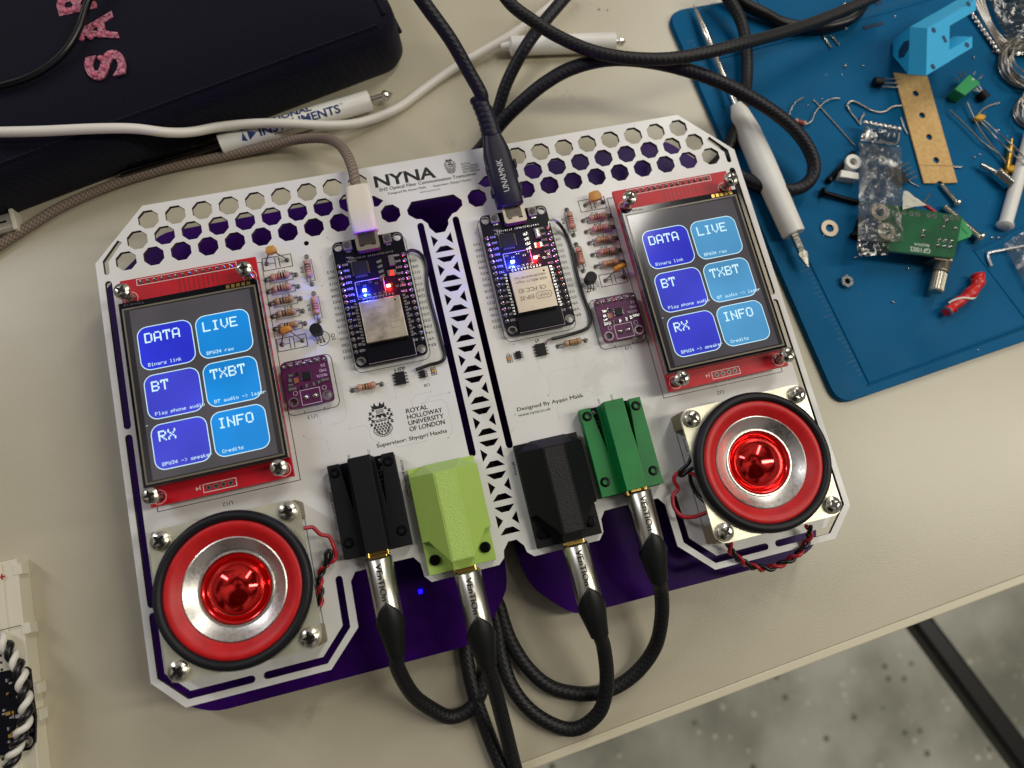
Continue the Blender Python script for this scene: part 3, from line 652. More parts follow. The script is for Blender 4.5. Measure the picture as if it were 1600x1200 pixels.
    for sx in (-1, 1):
        for yy in (76.4, 1.0):
            x = cx + sx * 21.7; b = MB(); b.cyl((x, yy, -4), (x, yy, 15.3), 1.45, 16)
            for i in range(8): b.lathe([(1.45, 0), (1.62, .25), (1.45, .5)], x, yy, zt + .6 + i * .9, 16)
            phillips(b, x, yy, 15.0, 3.0, 2.2, 0, 1, .5 + sx * .3 + yy * .01)
            b.build('screw', [M['steel'], M['slot_dark']], mod, smooth=40)
display(-97.2, False); display(97.0, True)

# ---------------------------------------------------------------- loudspeakers
def speaker(cx, right):
    cy = -36.1; zp = 11.0
    b = MB(); pl_ = rrect(cx - 25.6, cy - 25.6, cx + 25.6, cy + 25.6, 4.5, 6)
    b.sheet(pl_, [ngon(cx, cy, 23.5, 48)], zp, zp + 1.3, 0, 0)
    b.lathe([(20.5, -9.5), (23, -2), (23.8, 0)], cx, cy, zp, 48, 2)
    b.lathe([(0, -12.5), (13, -12.5), (13, -9.5), (20.5, -9.5)], cx, cy, zp, 48, 2)
    sp_ = b.build('loudspeaker', [M['plate'], M['plate'], M['chip']], dev, org=(cx, cy, zp), bevel=.35)
    b = MB(); b.lathe([(26.2, 1.3), (26.5, 3.0), (25.9, 4.6), (24.9, 5.2), (23.6, 4.9), (22.9, 3.6), (22.7, 1.3)], cx, cy, zp, 96); b.build('gasket', M['rubber'], sp_, smooth=50)
    b = MB(); b.lathe([(23.3, 3.2), (22.6, 3.9), (21.4, 3.95), (20, 3.3), (18.6, 2.1), (17.4, 1.4), (16.8, 1.1)], cx, cy, zp, 96); b.build('surround', M['red_surround'], sp_, smooth=60)
    b = MB(); b.lathe([(17.5, 1.0), (17.5, 1.75), (17.1, 1.9), (15.6, .9), (13.9, -.2), (12.9, -.6), (12.6, -.2), (12.2, -.2), (11.9, -1.0), (11.6, -2.0)], cx, cy, zp, 96); b.build('cone', M['alu'], sp_, smooth=40)
    b = MB(); b.lathe([(11.9, -1.4), (11.6, -.8), (11.0, -.9), (10.5, -1.9), (10.3, -2.0), (9.9, -1.1), (8.9, .5), (7.3, 1.9), (5.2, 2.95), (2.8, 3.55), (1.2, 3.7), (0, 3.72)], cx, cy, zp, 96, mis=[1, 1, 1, 1, 0, 0, 0, 0, 0, 0, 0])
    b.build('dome', [M['dome_red'], M['red_lip']], sp_, smooth=60)
    for sx in (-1, 1):
        for sy in (-1, 1):
            x, y = cx + sx * 21.6, cy + sy * 21.6; b = MB(); phillips(b, x, y, zp + 1.3, 3.4, 2.3, 0, 1, .35 + sx * .5 + sy * .8 + (.2 if right else 0)); b.cyl((x, y, -3), (x, y, zp + 1.4), 1.5, 14)
            b.build('screw', [M['steel'], M['slot_dark']], sp_, smooth=40)
            b = MB(); b.prism(rrect(x - 2.7 + sx * .8, y - 3.2 + sy * .4, x + 2.7 + sx * .8, y + 3.2 + sy * .4, .8), 0, zp); b.build('spacer', mat('tan_spacer', (136, 122, 92), .55), sp_)
speaker(-97.2, False); speaker(97.2, True)
def twisted(mbr, mbk, path, r, amp, pitch, n=14):
    p = cr(path, n); L = 0; A_ = []; B_ = []
    for i, q in enumerate(p):
        if i: L += (q - p[i - 1]).length
        t = (p[min(i + 1, len(p) - 1)] - p[max(i - 1, 0)]).normalized(); s_ = Vector((-t.y, t.x, 0)).normalized(); u_ = t.cross(s_)
        a = 2 * math.pi * L / pitch; o_ = s_ * math.cos(a) * amp + u_ * math.sin(a) * amp
        A_.append(q + o_); B_.append(q - o_)
    mbr.tube(A_, r, 10, smooth=False); mbk.tube(B_, r, 10, smooth=False)
def cpx(l, o, s): return [(o[0] + u * s, o[1] + v * s, z) for u, v, z in l]
o6, s6 = (200, 740), .2832
rw, bw = MB(), MB()
rw.tube(PP(cpx([(950, 300, 9), (985, 300, 8), (1020, 297, 7), (1062, 335, 6), (1108, 347, 5), (1132, 395, 5), (1147, 455, 4), (1130, 485, 4), (1098, 492, 3)], o6, s6)), .72)
bw.tube(PP(cpx([(1062, 560, 3), (1092, 500, 4), (1092, 445, 5), (1108, 425, 5), (1122, 440, 5), (1112, 480, 4), (1078, 520, 3)], o6, s6)), .72)
twisted(rw, bw, PP(cpx([(1098, 495, 3), (1066, 545, 3), (1058, 600, 3), (1062, 660, 2.4), (1058, 730, 2)], o6, s6)), .7, .75, 7)
rw.build('speaker_wire', M['wire_red'], dev, smooth=60); bw.build('speaker_wire', M['wire_black'], dev, smooth=60)
o8, s8 = (1040, 590), .2166; rw, bw = MB(), MB()
rw.tube(PP(cpx([(255, 735, 8), (205, 700, 7), (150, 680, 6), (82, 692, 6), (60, 740, 5), (90, 800, 4), (55, 850, 4), (60, 930, 4), (115, 998, 5), (200, 1005, 6), (300, 972, 8)], o8, s8)), .75)
bw.tube(PP(cpx([(190, 560, 9), (160, 625, 8), (108, 672, 7), (100, 700, 6), (125, 705, 6), (165, 670, 7), (225, 640, 8)], o8, s8)), .75)
bw.tube(PP(cpx([(175, 690, 4), (185, 760, 3), (225, 840, 3), (290, 905, 5)], o8, s8)), .75)
o5, s5 = (1030, 720), .2
twisted(rw, bw, PP(cpx([(545, 640, 6), (550, 690, 4), (620, 765, 2), (700, 815, -1), (770, 835, -2), (840, 842, -3), (920, 822, -2), (1010, 780, -1), (1085, 725, 1), (1140, 655, 2), (1172, 590, 4), (1165, 505, 7)], o5, s5)), .75, .8, 8.5)
rw.build('speaker_wire', M['wire_red'], dev, smooth=60); bw.build('speaker_wire', M['wire_black'], dev, smooth=60)

# ---------------------------------------------------------------- microcontroller boards
def esp(x0, right):
    y1, y0, zb = 85.2, 33.4, 3.0; x1 = x0 + 28.0; zt = zb + 1.4
    b = MB(); hl = [ngon(xx, yy, 1.5, 18) for xx in (x0 + 2.3, x1 - 2.3) for yy in (y0 + 2.2, y1 - 2.4)]
    b.sheet(rrect(x0, y0, x1, y1, 2.3, 5), hl, zb, zt, 0, 0)
    for t in hl:
        cxh = sum(p[0] for p in t) / len(t); cyh = sum(p[1] for p in t) / len(t)
        b.line([(cxh + 1.6 * math.cos(a), cyh + 1.6 * math.sin(a)) for a in [math.radians(g) for g in range(-20, 200, 20)]], .5, zt + .03, 3)
    for i, nm in enumerate(pinsL): b.text(nm, x0 + 4.9, y1 - 9.9 - i * 2.54 + .5, zt + .03, .9, rot=180, w=2.2, mi=1)
    for i, nm in enumerate(pinsR): b.text(nm, x1 - 2.9, y1 - 9.9 - i * 2.54 + .5, zt + .03, .9, rot=180, w=2.2, mi=1)
    b.line([(x0 + 5.2, y0 + .6), (x0 + 5.2, y0 + 7.4)], .18, zt + .04, 2); b.line([(x1 - 4.6, y0 + .6), (x1 - 4.6, y0 + 7.4)], .18, zt + .04, 2); b.line([(x0 + 5.2, y0 + .6), (x1 - 4.6, y0 + .6)], .18, zt + .05, 2)
    b.line([(x0 + 6, y1 - 17.8), (x0 + 17, y1 - 17.8), (x0 + 17, y1 - 25), (x0 + 6, y1 - 25)], .15, zt + .04, 2, closed=True)
    for i in range(8): b.line([(x0 + 4.5 + (i % 4) * .55, y1 - 7 - i * .4), (x0 + 6.4 + (i % 3), y1 - 7 - i * .4)], .1, zt + .05 + .001 * i, 2)
    es_ = b.build('microcontroller_board', [M['black_pcb'], M['violet_ink'], M['violet_ink'], M['pad']], dev, org=(x0 + 14, 59, zb))
    for xx in (x0 + 1.25, x1 - 1.25):
        b = MB()
        for i in range(15):
            yy = y1 - 9.9 - i * 2.54
            b.lathe([(0, 0), (.95, 0), (.85, .25), (.4, .6), (.3, 1.1), (0, 1.15)], xx, yy, zt, 12, 0)
            b.box(xx - .3, yy - .3, 0, xx + .3, yy + .3, zb, 0)
        b.box(xx - 1.2, y1 - 9.9 - 14 * 2.54 - 1.2, .4, xx + 1.2, y1 - 8.7, zb - .02, 1)
        b.build('pin_header', [M['solder'], M['chip']], es_, smooth=40)
    # radio module: carrier, shield can
    cx0, cx1, cy0, cy1 = x0 + 6.0, x0 + 21.8, 41.2, 58.0
    b = MB(); b.box(cx0 - 1.0, y0 + .9, zt, cx1 + 1.4, cy1 + 1.6, zt + .8)
    for s_, xx in ((-1, cx0 - 1.3), (1, cx1 + 1.7)):
        for i in range(14): b.box(xx - .55, cy0 + .2 + i * 1.27, zt, xx + .55, cy0 + 1.0 + i * 1.27, zt + .88, 1)
    for i in range(10): b.box(cx0 + 1.6 + i * 1.27, cy1 + 1.2, zt, cx0 + 2.3 + i * 1.27, cy1 + 2.2, zt + .88, 1)
    b.build('radio_carrier', [M['black_pcb'], M['solder']], es_)
    b = MB(); b.box(cx0, cy0, zt + .8, cx1, cy1, zt + 3.1); zc = zt + 3.14
    b.f([(p[0], p[1], zc) for p in ngon(cx1 - 2.0, cy1 - 1.6, .42, 14)], 1)
    if right:
        for t, x_, y_, h_, w_ in (('ESP-32', cx1 - 8.2, cy0 + 6.3, 1.7, 5.6), ('CE FCC ID', cx1 - 5.6 + 3.0, cy0 + 9.4, 1.7, 11.2), ('IEEE 802.11 b/g/n', cx1 - 1.4, cy0 + 12.6, 1.0, 12.6), ('WROOM Wi-Fi+BT SoC', cx1 - 1.4, cy0 + 14.4, 1.0, 13)):
            b.text(t, x_, y_, zc, h_, rot=180, w=w_, mi=2, bold=.01)
        b.line(rrect(cx1 - 7.4, cy0 + 4.2, cx1 - 1.2, cy0 + 6.8, 1), .2, zc + .01, 2, closed=True); b.text('WiFi', cx1 - 1.9, cy0 + 6.1, zc + .01, 1.3, rot=180, w=4.6, mi=2)
    else:
        for t, x_, y_, h_, w_ in (('ESP-32', cx1 - 6.5, cy0 + 6.4, 1.5, 5.2), ('WROOM', cx1 - 7, cy0 + 13.8, .9, 6), ('Wi-Fi', cx1 - 8, cy0 + 11.4, .8, 4)):
            b.text(t, x_, y_, zc, h_, rot=180, w=w_, mi=3)
        b.line(rrect(cx1 - 5.6, cy0 + 4.2, cx1 - 1.2, cy0 + 6.8, 1), .16, zc + .01, 3, closed=True); b.line(ngon(cx1 - 2.6, cy0 + 9.6, 1.2, 16), .14, zc + .01, 3, closed=True)
    b.build('shield_can', [M['can'], M['ink'], mat('laser_mark', (104, 94, 76), .5), mat('faint_mark', (150, 138, 114), .5)], es_, bevel=.25)
    # usb socket, buttons, small parts
    ux = x0 + 14.0
    b = MB(); b.prism(rrect(ux - 4.5, y1 - 6.6, ux + 4.5, y1 + .8, .9), zt, zt + 3.2, 0)
    for q_ in (-2.2, 2.2): b.box(ux + q_ - .9, y1 - 5.0, zt + 3.2, ux + q_ + .9, y1 - 4.4, zt + 3.24, 1)
    b.build('usb_socket', [M['shell'], M['slot_dark']], es_, bevel=.15)
    for bx in (x0 + 6.0, x1 - 6.2):
        b = MB(); b.box(bx - 1.7, y1 - 4.3, zt, bx + 1.7, y1 - .6, zt + 1.3, 0); b.lathe([(1.15, 1.3), (1.15, 1.7), (0, 1.75)], bx, y1 - 2.45, zt, 20, 1); b.box(bx - 1.0, y1 - 5.2, zt, bx + 1.0, y1 - 4.4, zt + .4, 2)
        b.build('push_button', [mat('button_frame', (118, 112, 108), .4, metal=.5), mat('button_cap', (62, 58, 60), .5), M['solder']], es_)
    b = MB()
    def smd(x, y, w, h, rot90=False, body=0):
        if rot90: w, h = h, w
        e = .28 * (h if rot90 else w)
        b.box(x - w / 2, y - h / 2, zt, x + w / 2, y + h / 2, zt + .6, body)
        if rot90: b.box(x - w / 2 - .02, y - h / 2 - .02, zt, x + w / 2 + .02, y - h / 2 + e, zt + .65, 1); b.box(x - w / 2 - .02, y + h / 2 - e, zt, x + w / 2 + .02, y + h / 2 + .02, zt + .65, 1)
        else: b.box(x - w / 2 - .02, y - h / 2 - .02, zt, x - w / 2 + e, y + h / 2 + .02, zt + .65, 1); b.box(x + w / 2 - e, y - h / 2 - .02, zt, x + w / 2 + .02, y + h / 2 + .02, zt + .65, 1)
    for i in range(4): smd(x0 + 6.2 + i * 1.7, y1 - 8.2, 1.1, .7)
    for i in range(6): smd(x0 + 13.6 + i * 1.75, y1 - 8.2, 1.1, .7)
    for i in range(4): b.prism([(x0 + 15.7, y1 - 11.0 - i * 2.1), (x0 + 17.8, y1 - 10.4 - i * 2.1), (x0 + 17.8, y1 - 11.7 - i * 2.1), (x0 + 15.9, y1 - 12.0 - i * 2.1)], zt, zt + .5, 1)
    b.box(x0 + 20.6, y1 - 14.0, zt, x0 + 22.8, y1 - 9.8, zt + 1.2, 3); b.box(x0 + 21.3, y1 - 13.4, zt + 1.2, x0 + 22.3, y1 - 10.4, zt + 1.3, 1)
    smd(x0 + 20.8, y1 - 16.8, 3.4, 2.2, body=4)
    for i in range(6): smd(x0 + 7.0 + i * 1.9, y1 - 24.2, .7, 1.3, True); 
    for i in range(5): smd(x0 + 7.2 + i * 2.3, y1 - 19.0 - (i % 2) * 1.0, 1.1, .7)
    for i in range(3): smd(x0 + 19.6 + i * 2.2, y1 - 21.5 - (i % 2) * 1.2, .8, 1.3, True)
    b.build('surface_parts', [M['chip'], M['solder'], M['chip'], M['pad'], mat('orange_part', (196, 84, 30), .4)], es_)
    b = MB(); b.box(x0 + 6.4, y1 - 15.4, zt, x0 + 12.0, y1 - 9.8, zt + .9, 0)
    for i in range(8):
        yy = y1 - 15.0 + i * .65; b.box(x0 + 5.8, yy, zt, x0 + 6.4, yy + .3, zt + .35, 1); b.box(x0 + 12.0, yy, zt, x0 + 12.6, yy + .3, zt + .35, 1)
        xx = x0 + 6.8 + i * .6; b.box(xx, y1 - 16.1, zt, xx + .3, y1 - 15.4, zt + .35, 1)
    b.build('chip', [M['chip'], M['pad']], es_)
    for dx, colr, em in ((9.0, (40, 60, 255), (38, 60, 255)), (18.4, (255, 40, 30), (255, 34, 20))):
        yy = y1 - 21.8
        b = MB(); b.box(x0 + dx - .75, yy - .5, zt, x0 + dx + .75, yy + .5, zt + .7); le = b.build('led', mat('led_glow', colr, .3, emit=tuple(min(255, c + 70) for c in em), es=16), es_)
        l = bpy.data.lights.new('led_lamp', 'POINT'); l.energy = .030 if dx < 12 else .009; l.color = s2l(em); l.shadow_soft_size = .0008
        o = bpy.data.objects.new('led_lamp', l); COL.objects.link(o); o.location = Vector((x0 + dx, yy, zt + 3.6)) * MM; l.use_shadow = True
        o.parent = le; o.location = Vector((0, 0, 3.8 if dx < 12 else 2.6)) * MM
esp(-43.4, False); esp(16.1, True)
# jumper wires
for pts in ([(-15.2, 75.3, 5.6), (-13.2, 76.2, 4.5), (-10.6, 76.0, 1.8), (-8.9, 73.6, .9), (-8.7, 69.5, .8), (-9.7, 64, .8), (-10.1, 57, .8), (-9.7, 47, .8), (-9.5, 38, .8), (-9.3, 32.4, .8), (-11.2, 30.2, .8), (-16, 29.8, 1.0), (-21.5, 28.8, 1.6)],
            [(46.4, 76.2, 6.0), (48.3, 75.6, 3.2), (50.3, 72, 1.0), (50.9, 66, .9), (50.5, 57, .9), (50.4, 47, .9), (51.1, 38, .9), (50.3, 33, .9), (47.5, 31.0, .9), (40, 30.2, .9), (33.4, 29.8, 1.6)]):
    b = MB(); b.tube(pts, .68, 10); b.build('jumper_wire', M['wire_black'], dev, smooth=60)
b = MB(); b.tube([(42.8, 74.9, 5.4), (43.6, 77.2, 5.8), (45.4, 77.4, 5.8), (46.6, 76.3, 6.0)], .42, 8); b.tube([(33.4, 29.8, 1.6), (31.6, 29.6, 1.2), (30.6, 28.8, .5)], .36, 8)
b.build('bare_wire_end', M['tin'], dev, smooth=60)
# resistors
def resistor(a, c, bands, body, name='resistor', L=7.4, z=1.9):
    a, c = Vector((*a, 0)), Vector((*c, 0)); d = (c - a).normalized(); m = (a + c) / 2 + Vector((0, 0, z)); s = m - d * L / 2; e = m + d * L / 2
    b = MB(); zl = Vector((0, 0, .1))
    b.tube([a + zl, a + Vector((0, 0, z * .6)), a + d * .5 + Vector((0, 0, z)), s + d * .4], .3, 8, 1, n=5); b.tube([c + zl, c + Vector((0, 0, z * .6)), c - d * .5 + Vector((0, 0, z)), e - d * .4], .3, 8, 1, n=5)
    for h in (a, c): b.lathe([(.0, .3), (.5, .24), (1.05, .06), (1.05, .03)], h.x, h.y, 0, 16, 1)
    prof = [(0, 0), (.7, .05), (1.2, .35), (1.38, .9), (1.34, 1.6)]; mis = [0] * 4; t = 1.9
    for q in bands: prof += [(1.13, t), (1.13, t + .62)]; mis += [0, q]; t += 1.06
    prof += [(1.13, L - 2.0), (1.34, L - 1.6), (1.38, L - .9), (1.2, L - .35), (.7, L - .05), (0, L)]; mis += [0] * 6
    b.rod(s, e, prof, 20, 0, mis[:len(prof) - 1])
    return b.build(name, [body, M['pad'], M['band_dark'], M['band_red'], M['band_gold']], dev, smooth=50)
for i, y in enumerate((76.9, 71.9, 66.8, 61.6, 56.4)):
    resistor(((-59.5, y), (-71, y))[::(1 if i == 0 else -1)][0], ((-59.5, y), (-71, y))[::(1 if i == 0 else -1)][1], (2, 2, 4, 4) if i != 0 else (2, 2, 3, 4), M['res_pink'] if i < 2 else M['res_tan'])
resistor((-54.1, 83.5), (-54.1, 71.8), (2, 2, 3, 4), M['res_pink']); resistor((-54.1, 56.2), (-54.1, 67.8), (3, 3, 3, 4), M['res_pink'])
for y, body, bd in ((76.9, M['res_pink'], (3, 2, 3, 3)), (71.8, M['res_pink'], (3, 3, 3, 3)), (66.7, M['res_tan'], (4, 4, 3, 2)), (61.4, M['res_pink'], (3, 3, 2, 3)), (56.2, M['res_tan'], (4, 4, 3, 3))):
    resistor((59.0, y), (70.8, y), bd, body)
resistor((53.5, 83.1), (53.5, 71.5), (2, 3, 3, 3), M['res_pink']); resistor((53.5, 67.4), (53.5, 55.5), (2, 3, 4, 4), M['res_tan'])
resistor((35.4, 26.7), (47, 26.7), (2, 4, 4, 2), M['res_tan']); resistor((-46.8, 26.4), (-35.4, 26.4), (4, 2, 3, 4), M['res_pink'])
# disc capacitors
def cap(x0, x1, y, bx, by, w, h, colr, tilt, zc=4.2):
    b = MB(); b.M = Matrix.Translation((bx, by, zc)) @ Matrix.Rotation(math.radians(tilt), 4, 'Z')
    b.loft([[(-w / 2 * q, -h / 2 * q, z), (-w / 2 * q * .2, -h / 2 * q * 1.2, z), (w / 2 * q, -h / 2 * q, z), (w / 2 * q * 1.1, 0, z), (w / 2 * q * .8, h / 2 * q, z), (0, h / 2 * q * 1.15, z), (-w / 2 * q * .85, h / 2 * q, z), (-w / 2 * q * 1.1, 0, z)] for q, z in ((.5, -1.5), (.9, -1.1), (1, 0), (.9, 1.1), (.5, 1.5))])
    b.M = Matrix.Identity(4)
    for x, s_ in ((x0, -1), (x1, 1)): b.tube([(x, y, .1), (x, y, 1.2), (bx + s_ * w * .3, by - h * .3, zc - .6), (bx + s_ * w * .25, by, zc)], .28, 8, 1, n=4); b.lathe([(0, .3), (.5, .24), (1.0, .04)], x, y, 0, 14, 1)
    b.build('capacitor', [colr, M['pad']], dev, smooth=45)
cap(-69.8, -61.7, 83.6, -66.5, 87.0, 4.0, 2.8, M['cap_tan'], 8); cap(-69.4, -61.6, 49.8, -66.3, 53.9, 4.2, 2.2, M['cap_yellow'], 6)
cap(61.7, 69.4, 83.4, 65.6, 85.2, 5.0, 3.8, M['cap_tan'], 5, 3.6); cap(61.4, 69.2, 49.6, 67.2, 52.7, 5.2, 1.9, M['cap_yellow'], 12)
# transistors
for x, y in ((-55.2, 51.0), (54.2, 50.0)):
    b = MB(); pr_ = [(2.35 * math.cos(t), 2.35 * math.sin(t)) for t in [math.radians(a) for a in range(-50, 231, 14)]]
    b.prism([(x + p[0], y + p[1] + .2) for p in pr_], 2.4, 6.8, 0)
    for i in (-1, 0, 1): b.tube([(x + i * 1.2, y - .6, 2.6), (x + i * 1.2 + .3, y - 2.3, 1.2), (x + i * 1.3 + .4, y - 2.9, .1)], .28, 8, 1, n=4); b.lathe([(0, .3), (.45, .2), (.75, .04)], x + i * 1.3 + .4, y - 2.9, 0, 12, 1)
    b.build('transistor', [M['chip'], M['tin']], dev, bevel=.3)
# soic and sot chips, 0603
def soic(cx, cy, w, h, n, pitch, vertical=True):
    b = MB(); b.box(cx - w / 2, cy - h / 2, .15, cx + w / 2, cy + h / 2, 1.5, 0)
    for i in range(n):
        y = cy + (i - (n - 1) / 2) * pitch
        for s_ in (-1, 1): b.box(cx + s_ * w / 2 - (0 if s_ > 0 else 1.0), y - .22, .04, cx + s_ * w / 2 + (1.0 if s_ > 0 else 0), y + .22, .3, 1); b.box(cx + s_ * (w / 2 + .15) - .12, y - .2, .3, cx + s_ * (w / 2 + .15) + .12, y + .2, .9, 1)
    b.build('chip', [M['chip'], M['pad']], dev)
soic(-28.0, 27.0, 3.8, 4.9, 4, 1.27); soic(28.2, 26.6, 3.8, 4.9, 4, 1.27); soic(-19.2, 26.8, 1.7, 2.9, 3, .95); soic(19.0, 26.4, 1.7, 2.9, 3, .95)
for x, y in ((-14.9, 27.2), (15.2, 25.8)):
    b = MB(); b.box(x - .6, y - 1.0, .04, x + .6, y + 1.0, .7, 0); b.box(x - .62, y - 1.02, .03, x + .62, y - .6, .74, 1); b.box(x - .62, y + .6, .03, x + .62, y + 1.02, .74, 1)
    b.line([(x - 1, y - 1.5), (x + 1, y - 1.5), (x + 1, y + 1.5), (x - 1, y + 1.5)], .18, .05, 2, closed=True)
    b.build('surface_part', [M['cap_tan'], M['solder'], M['ink']], dev)
# violet amplifier modules
def amp(x0):
    x1, y0, y1, zb = x0 + 17.4, 23.2, 41.3, 2.8; zt = zb + 1.2
    b = MB(); hl = [ngon(x0 + 2.4, y0 + 2.4, 1.35, 18), ngon(x1 - 2.4, y0 + 2.4, 1.35, 18)]
    b.sheet(rrect(x0, y0, x1, y1, 1.4, 4), hl, zb, zt, 0, 0)
    for hx in (x0 + 2.4, x1 - 2.4): b.lathe([(1.35, .03), (1.95, .03), (1.95, .07), (1.35, .07)], hx, y0 + 2.4, zt, 20, 1)
    for h_ in ([(x0 + 5.4, y0 + .5), (x0 + 12.6, y0 + .5), (x0 + 12.6, y0 + 6.2), (x0 + 5.4, y0 + 6.2)],): b.line(h_, .2, zt + .03, 2, closed=True)
    for i, t in enumerate(('MAX', '98357A', 'PMD', '2S')): b.text(t, x1 - 1.0, y1 - 10.2 + i * 1.9 + 1.1, zt + .04, 1.1, rot=180, w=(2.6, 4.0, 2.6, 1.8)[i], mi=2)
    for i, t in enumerate(('LRC', 'DIN', 'GAIN', 'VIN')): b.text(t, x0 + 4.6 + i * 3.4, y1 - .4, zt + .04, .8, rot=180, w=2.2, mi=2)
    for hx in (x0 + 3.6, x0 + 14.4): b.line(ngon(hx, y0 + 5.6, .8, 12), .14, zt + .05, 2, closed=True)
    am = b.build('amplifier_board', [M['violet_pcb'], mat('plated_ring', (150, 132, 140), .3, metal=.7), M['violet_ink']], dev)
    b = MB()
    for i in range(7): xx = x0 + 1.1 + i * 2.54; b.lathe([(0, .0), (.95, 0), (.8, .3), (.4, .9), (0, 1.2)], xx, y1 - 1.7, zt, 12); b.box(xx - .3, y1 - 2.0, 0, xx + .3, y1 - 1.4, zb)
    for xx in (x0 + 7.3, x0 + 10.8): b.lathe([(0, .0), (1.3, 0), (1.1, .4), (.5, .9), (0, 1.1)], xx, y0 + 3.3, zt, 14)
    b.build('solder_joints', M['solder'], am, smooth=50)
    b = MB(); b.box(x0 + 7.2, y1 - 8.3, zt, x0 + 10.2, y1 - 5.3, zt + .8, 0)
    for i in range(5): 
        for s_ in (-1, 1): b.box(x0 + 8.7 + s_ * 1.75 - .2, y1 - 8.1 + i * .6, zt, x0 + 8.7 + s_ * 1.75 + .2, y1 - 7.85 + i * .6, zt + .2, 1)
    b.build('chip', [M['chip'], M['solder']], am)
    b = MB()
    for (x, y, w, h, c) in ((3.2, 12.6, 1.6, .9, 1), (5.2, 12.9, 1.2, 1.0, 0), (2.7, 10.8, 1.2, 1.4, 1), (4.9, 10.3, 1.6, 2.0, 2), (2.6, 9.0, 1.6, .8, 1), (3.0, 7.4, 2.8, 1.1, 1), (6.0, 7.4, .8, 1.3, 0), (8.3, 7.5, .8, 1.4, 1), (11.0, 7.6, .8, 1.4, 1), (13.0, 8.0, .9, 1.2, 1), (15.3, 8.4, 2.8, 1.0, 1)):
        b.box(x0 + x - w / 2, y0 + y - h / 2, zt, x0 + x + w / 2, y0 + y + h / 2, zt + .55, c); b.box(x0 + x - w / 2 - .1, y0 + y - h / 2 - .1, zt, x0 + x - w / 6, y0 + y + h / 2 + .1, zt + .5, 1)
    b.build('surface_parts', [M['chip'], M['solder'], mat('brown_part', (150, 90, 60), .4)], am)
amp(-70.8); amp(53.2)

# ---------------------------------------------------------------- optical housings
def allen(b, x, y, z, r=1.9, mi=0, md=1):
    b.lathe([(0, 0), (r, 0), (r, .9), (r * .86, 1.25), (r * .52, 1.3), (r * .5, .7), (0, .7)], x, y, z, 24, mi)
def open_housing(x0, m, name_col):
    y1 = -1.0; y0 = -35.2; X = lambda v: x0 + v
    b = MB()
    b.box(X(.3), y0 - .2, 0, X(24.6), y1 - .2, 1.6, 1)
    t = [(X(0), y1), (X(4.3), y1), (X(6.7), y1 - 18), (X(7.4), y1), (X(17.2), y1), (X(18.3), y1 - 18), (X(19.9), y1), (X(24.5), y1), (X(24.5), y0), (X(0), y0)]
    b.prism(t, 1.65, 6.2, 0)
    b.loft([[(X(7.4), y1 - .1, 6.2), (X(17.1), y1 - .1, 6.2), (X(17.1), y0 + .1, 6.2), (X(7.4), y0 + .1, 6.2)][::-1], [(X(8.4), y1 + .2, 12), (X(16.2), y1 + .2, 12), (X(16.2), y0 + .1, 12), (X(8.4), y0 + .1, 12)][::-1]], 0)
    h = b.build('optical_housing', [m, M['chip']], dev, bevel=.18)
    b = MB(); b.box(X(4.0), y1 - 21, 1.66, X(20.2), y1 + .3, 1.9, 0)
    b.text('I', X(18.6) if x0 < 0 else X(5.0), y1 - 3.4, 1.93, 1.3, rot=-90, w=.9, mi=1); b.line(ngon(X(17.8) if x0 < 0 else X(6.3), y1 - 6.0, .9, 14), .2, 1.93, 1, closed=True); b.line(ngon(X(18.6) if x0 < 0 else X(6.6), y1 - 9.6, 1.1, 14), .2, 1.93, 1, closed=True)
    b.text('KY-008', X(18.9) if x0 < 0 else X(5.3), y1 - 3.6, 1.94, .9, rot=-90, w=5, mi=1); b.text('S', X(18.2) if x0 < 0 else X(5.6), y1 - 2.4, 1.95, 1.5, w=1.2, mi=1)
    b.build('sensor_board', [M['black_pcb'], M['violet_ink']], h)
    for dx, yy in ((2.2, y1 - 3.1), (21.9, y1 - 3.2), (21.7, -29.8), (2.5, -29.8)):
        b = MB(); allen(b, X(dx + .1), yy, 5.4); b.build('screw', M['black_steel'], h, smooth=35)
    b = MB(); b.box(X(8.5), y0 - 1.6, 4.2, X(9.2), y0 + 1, 10.2); b.box(X(15.4), y0 - 1.6, 4.2, X(16.1), y0 + 1, 10.2); b.box(X(8.5), y0 - 1.6, 4.2, X(16.1), y0 - .9, 9.0); b.build('connector_rim', M['gold'], h, bevel=.15)
open_housing(-60.6, M['p_black'], 0); open_housing(35.9, M['p_green'], 1)
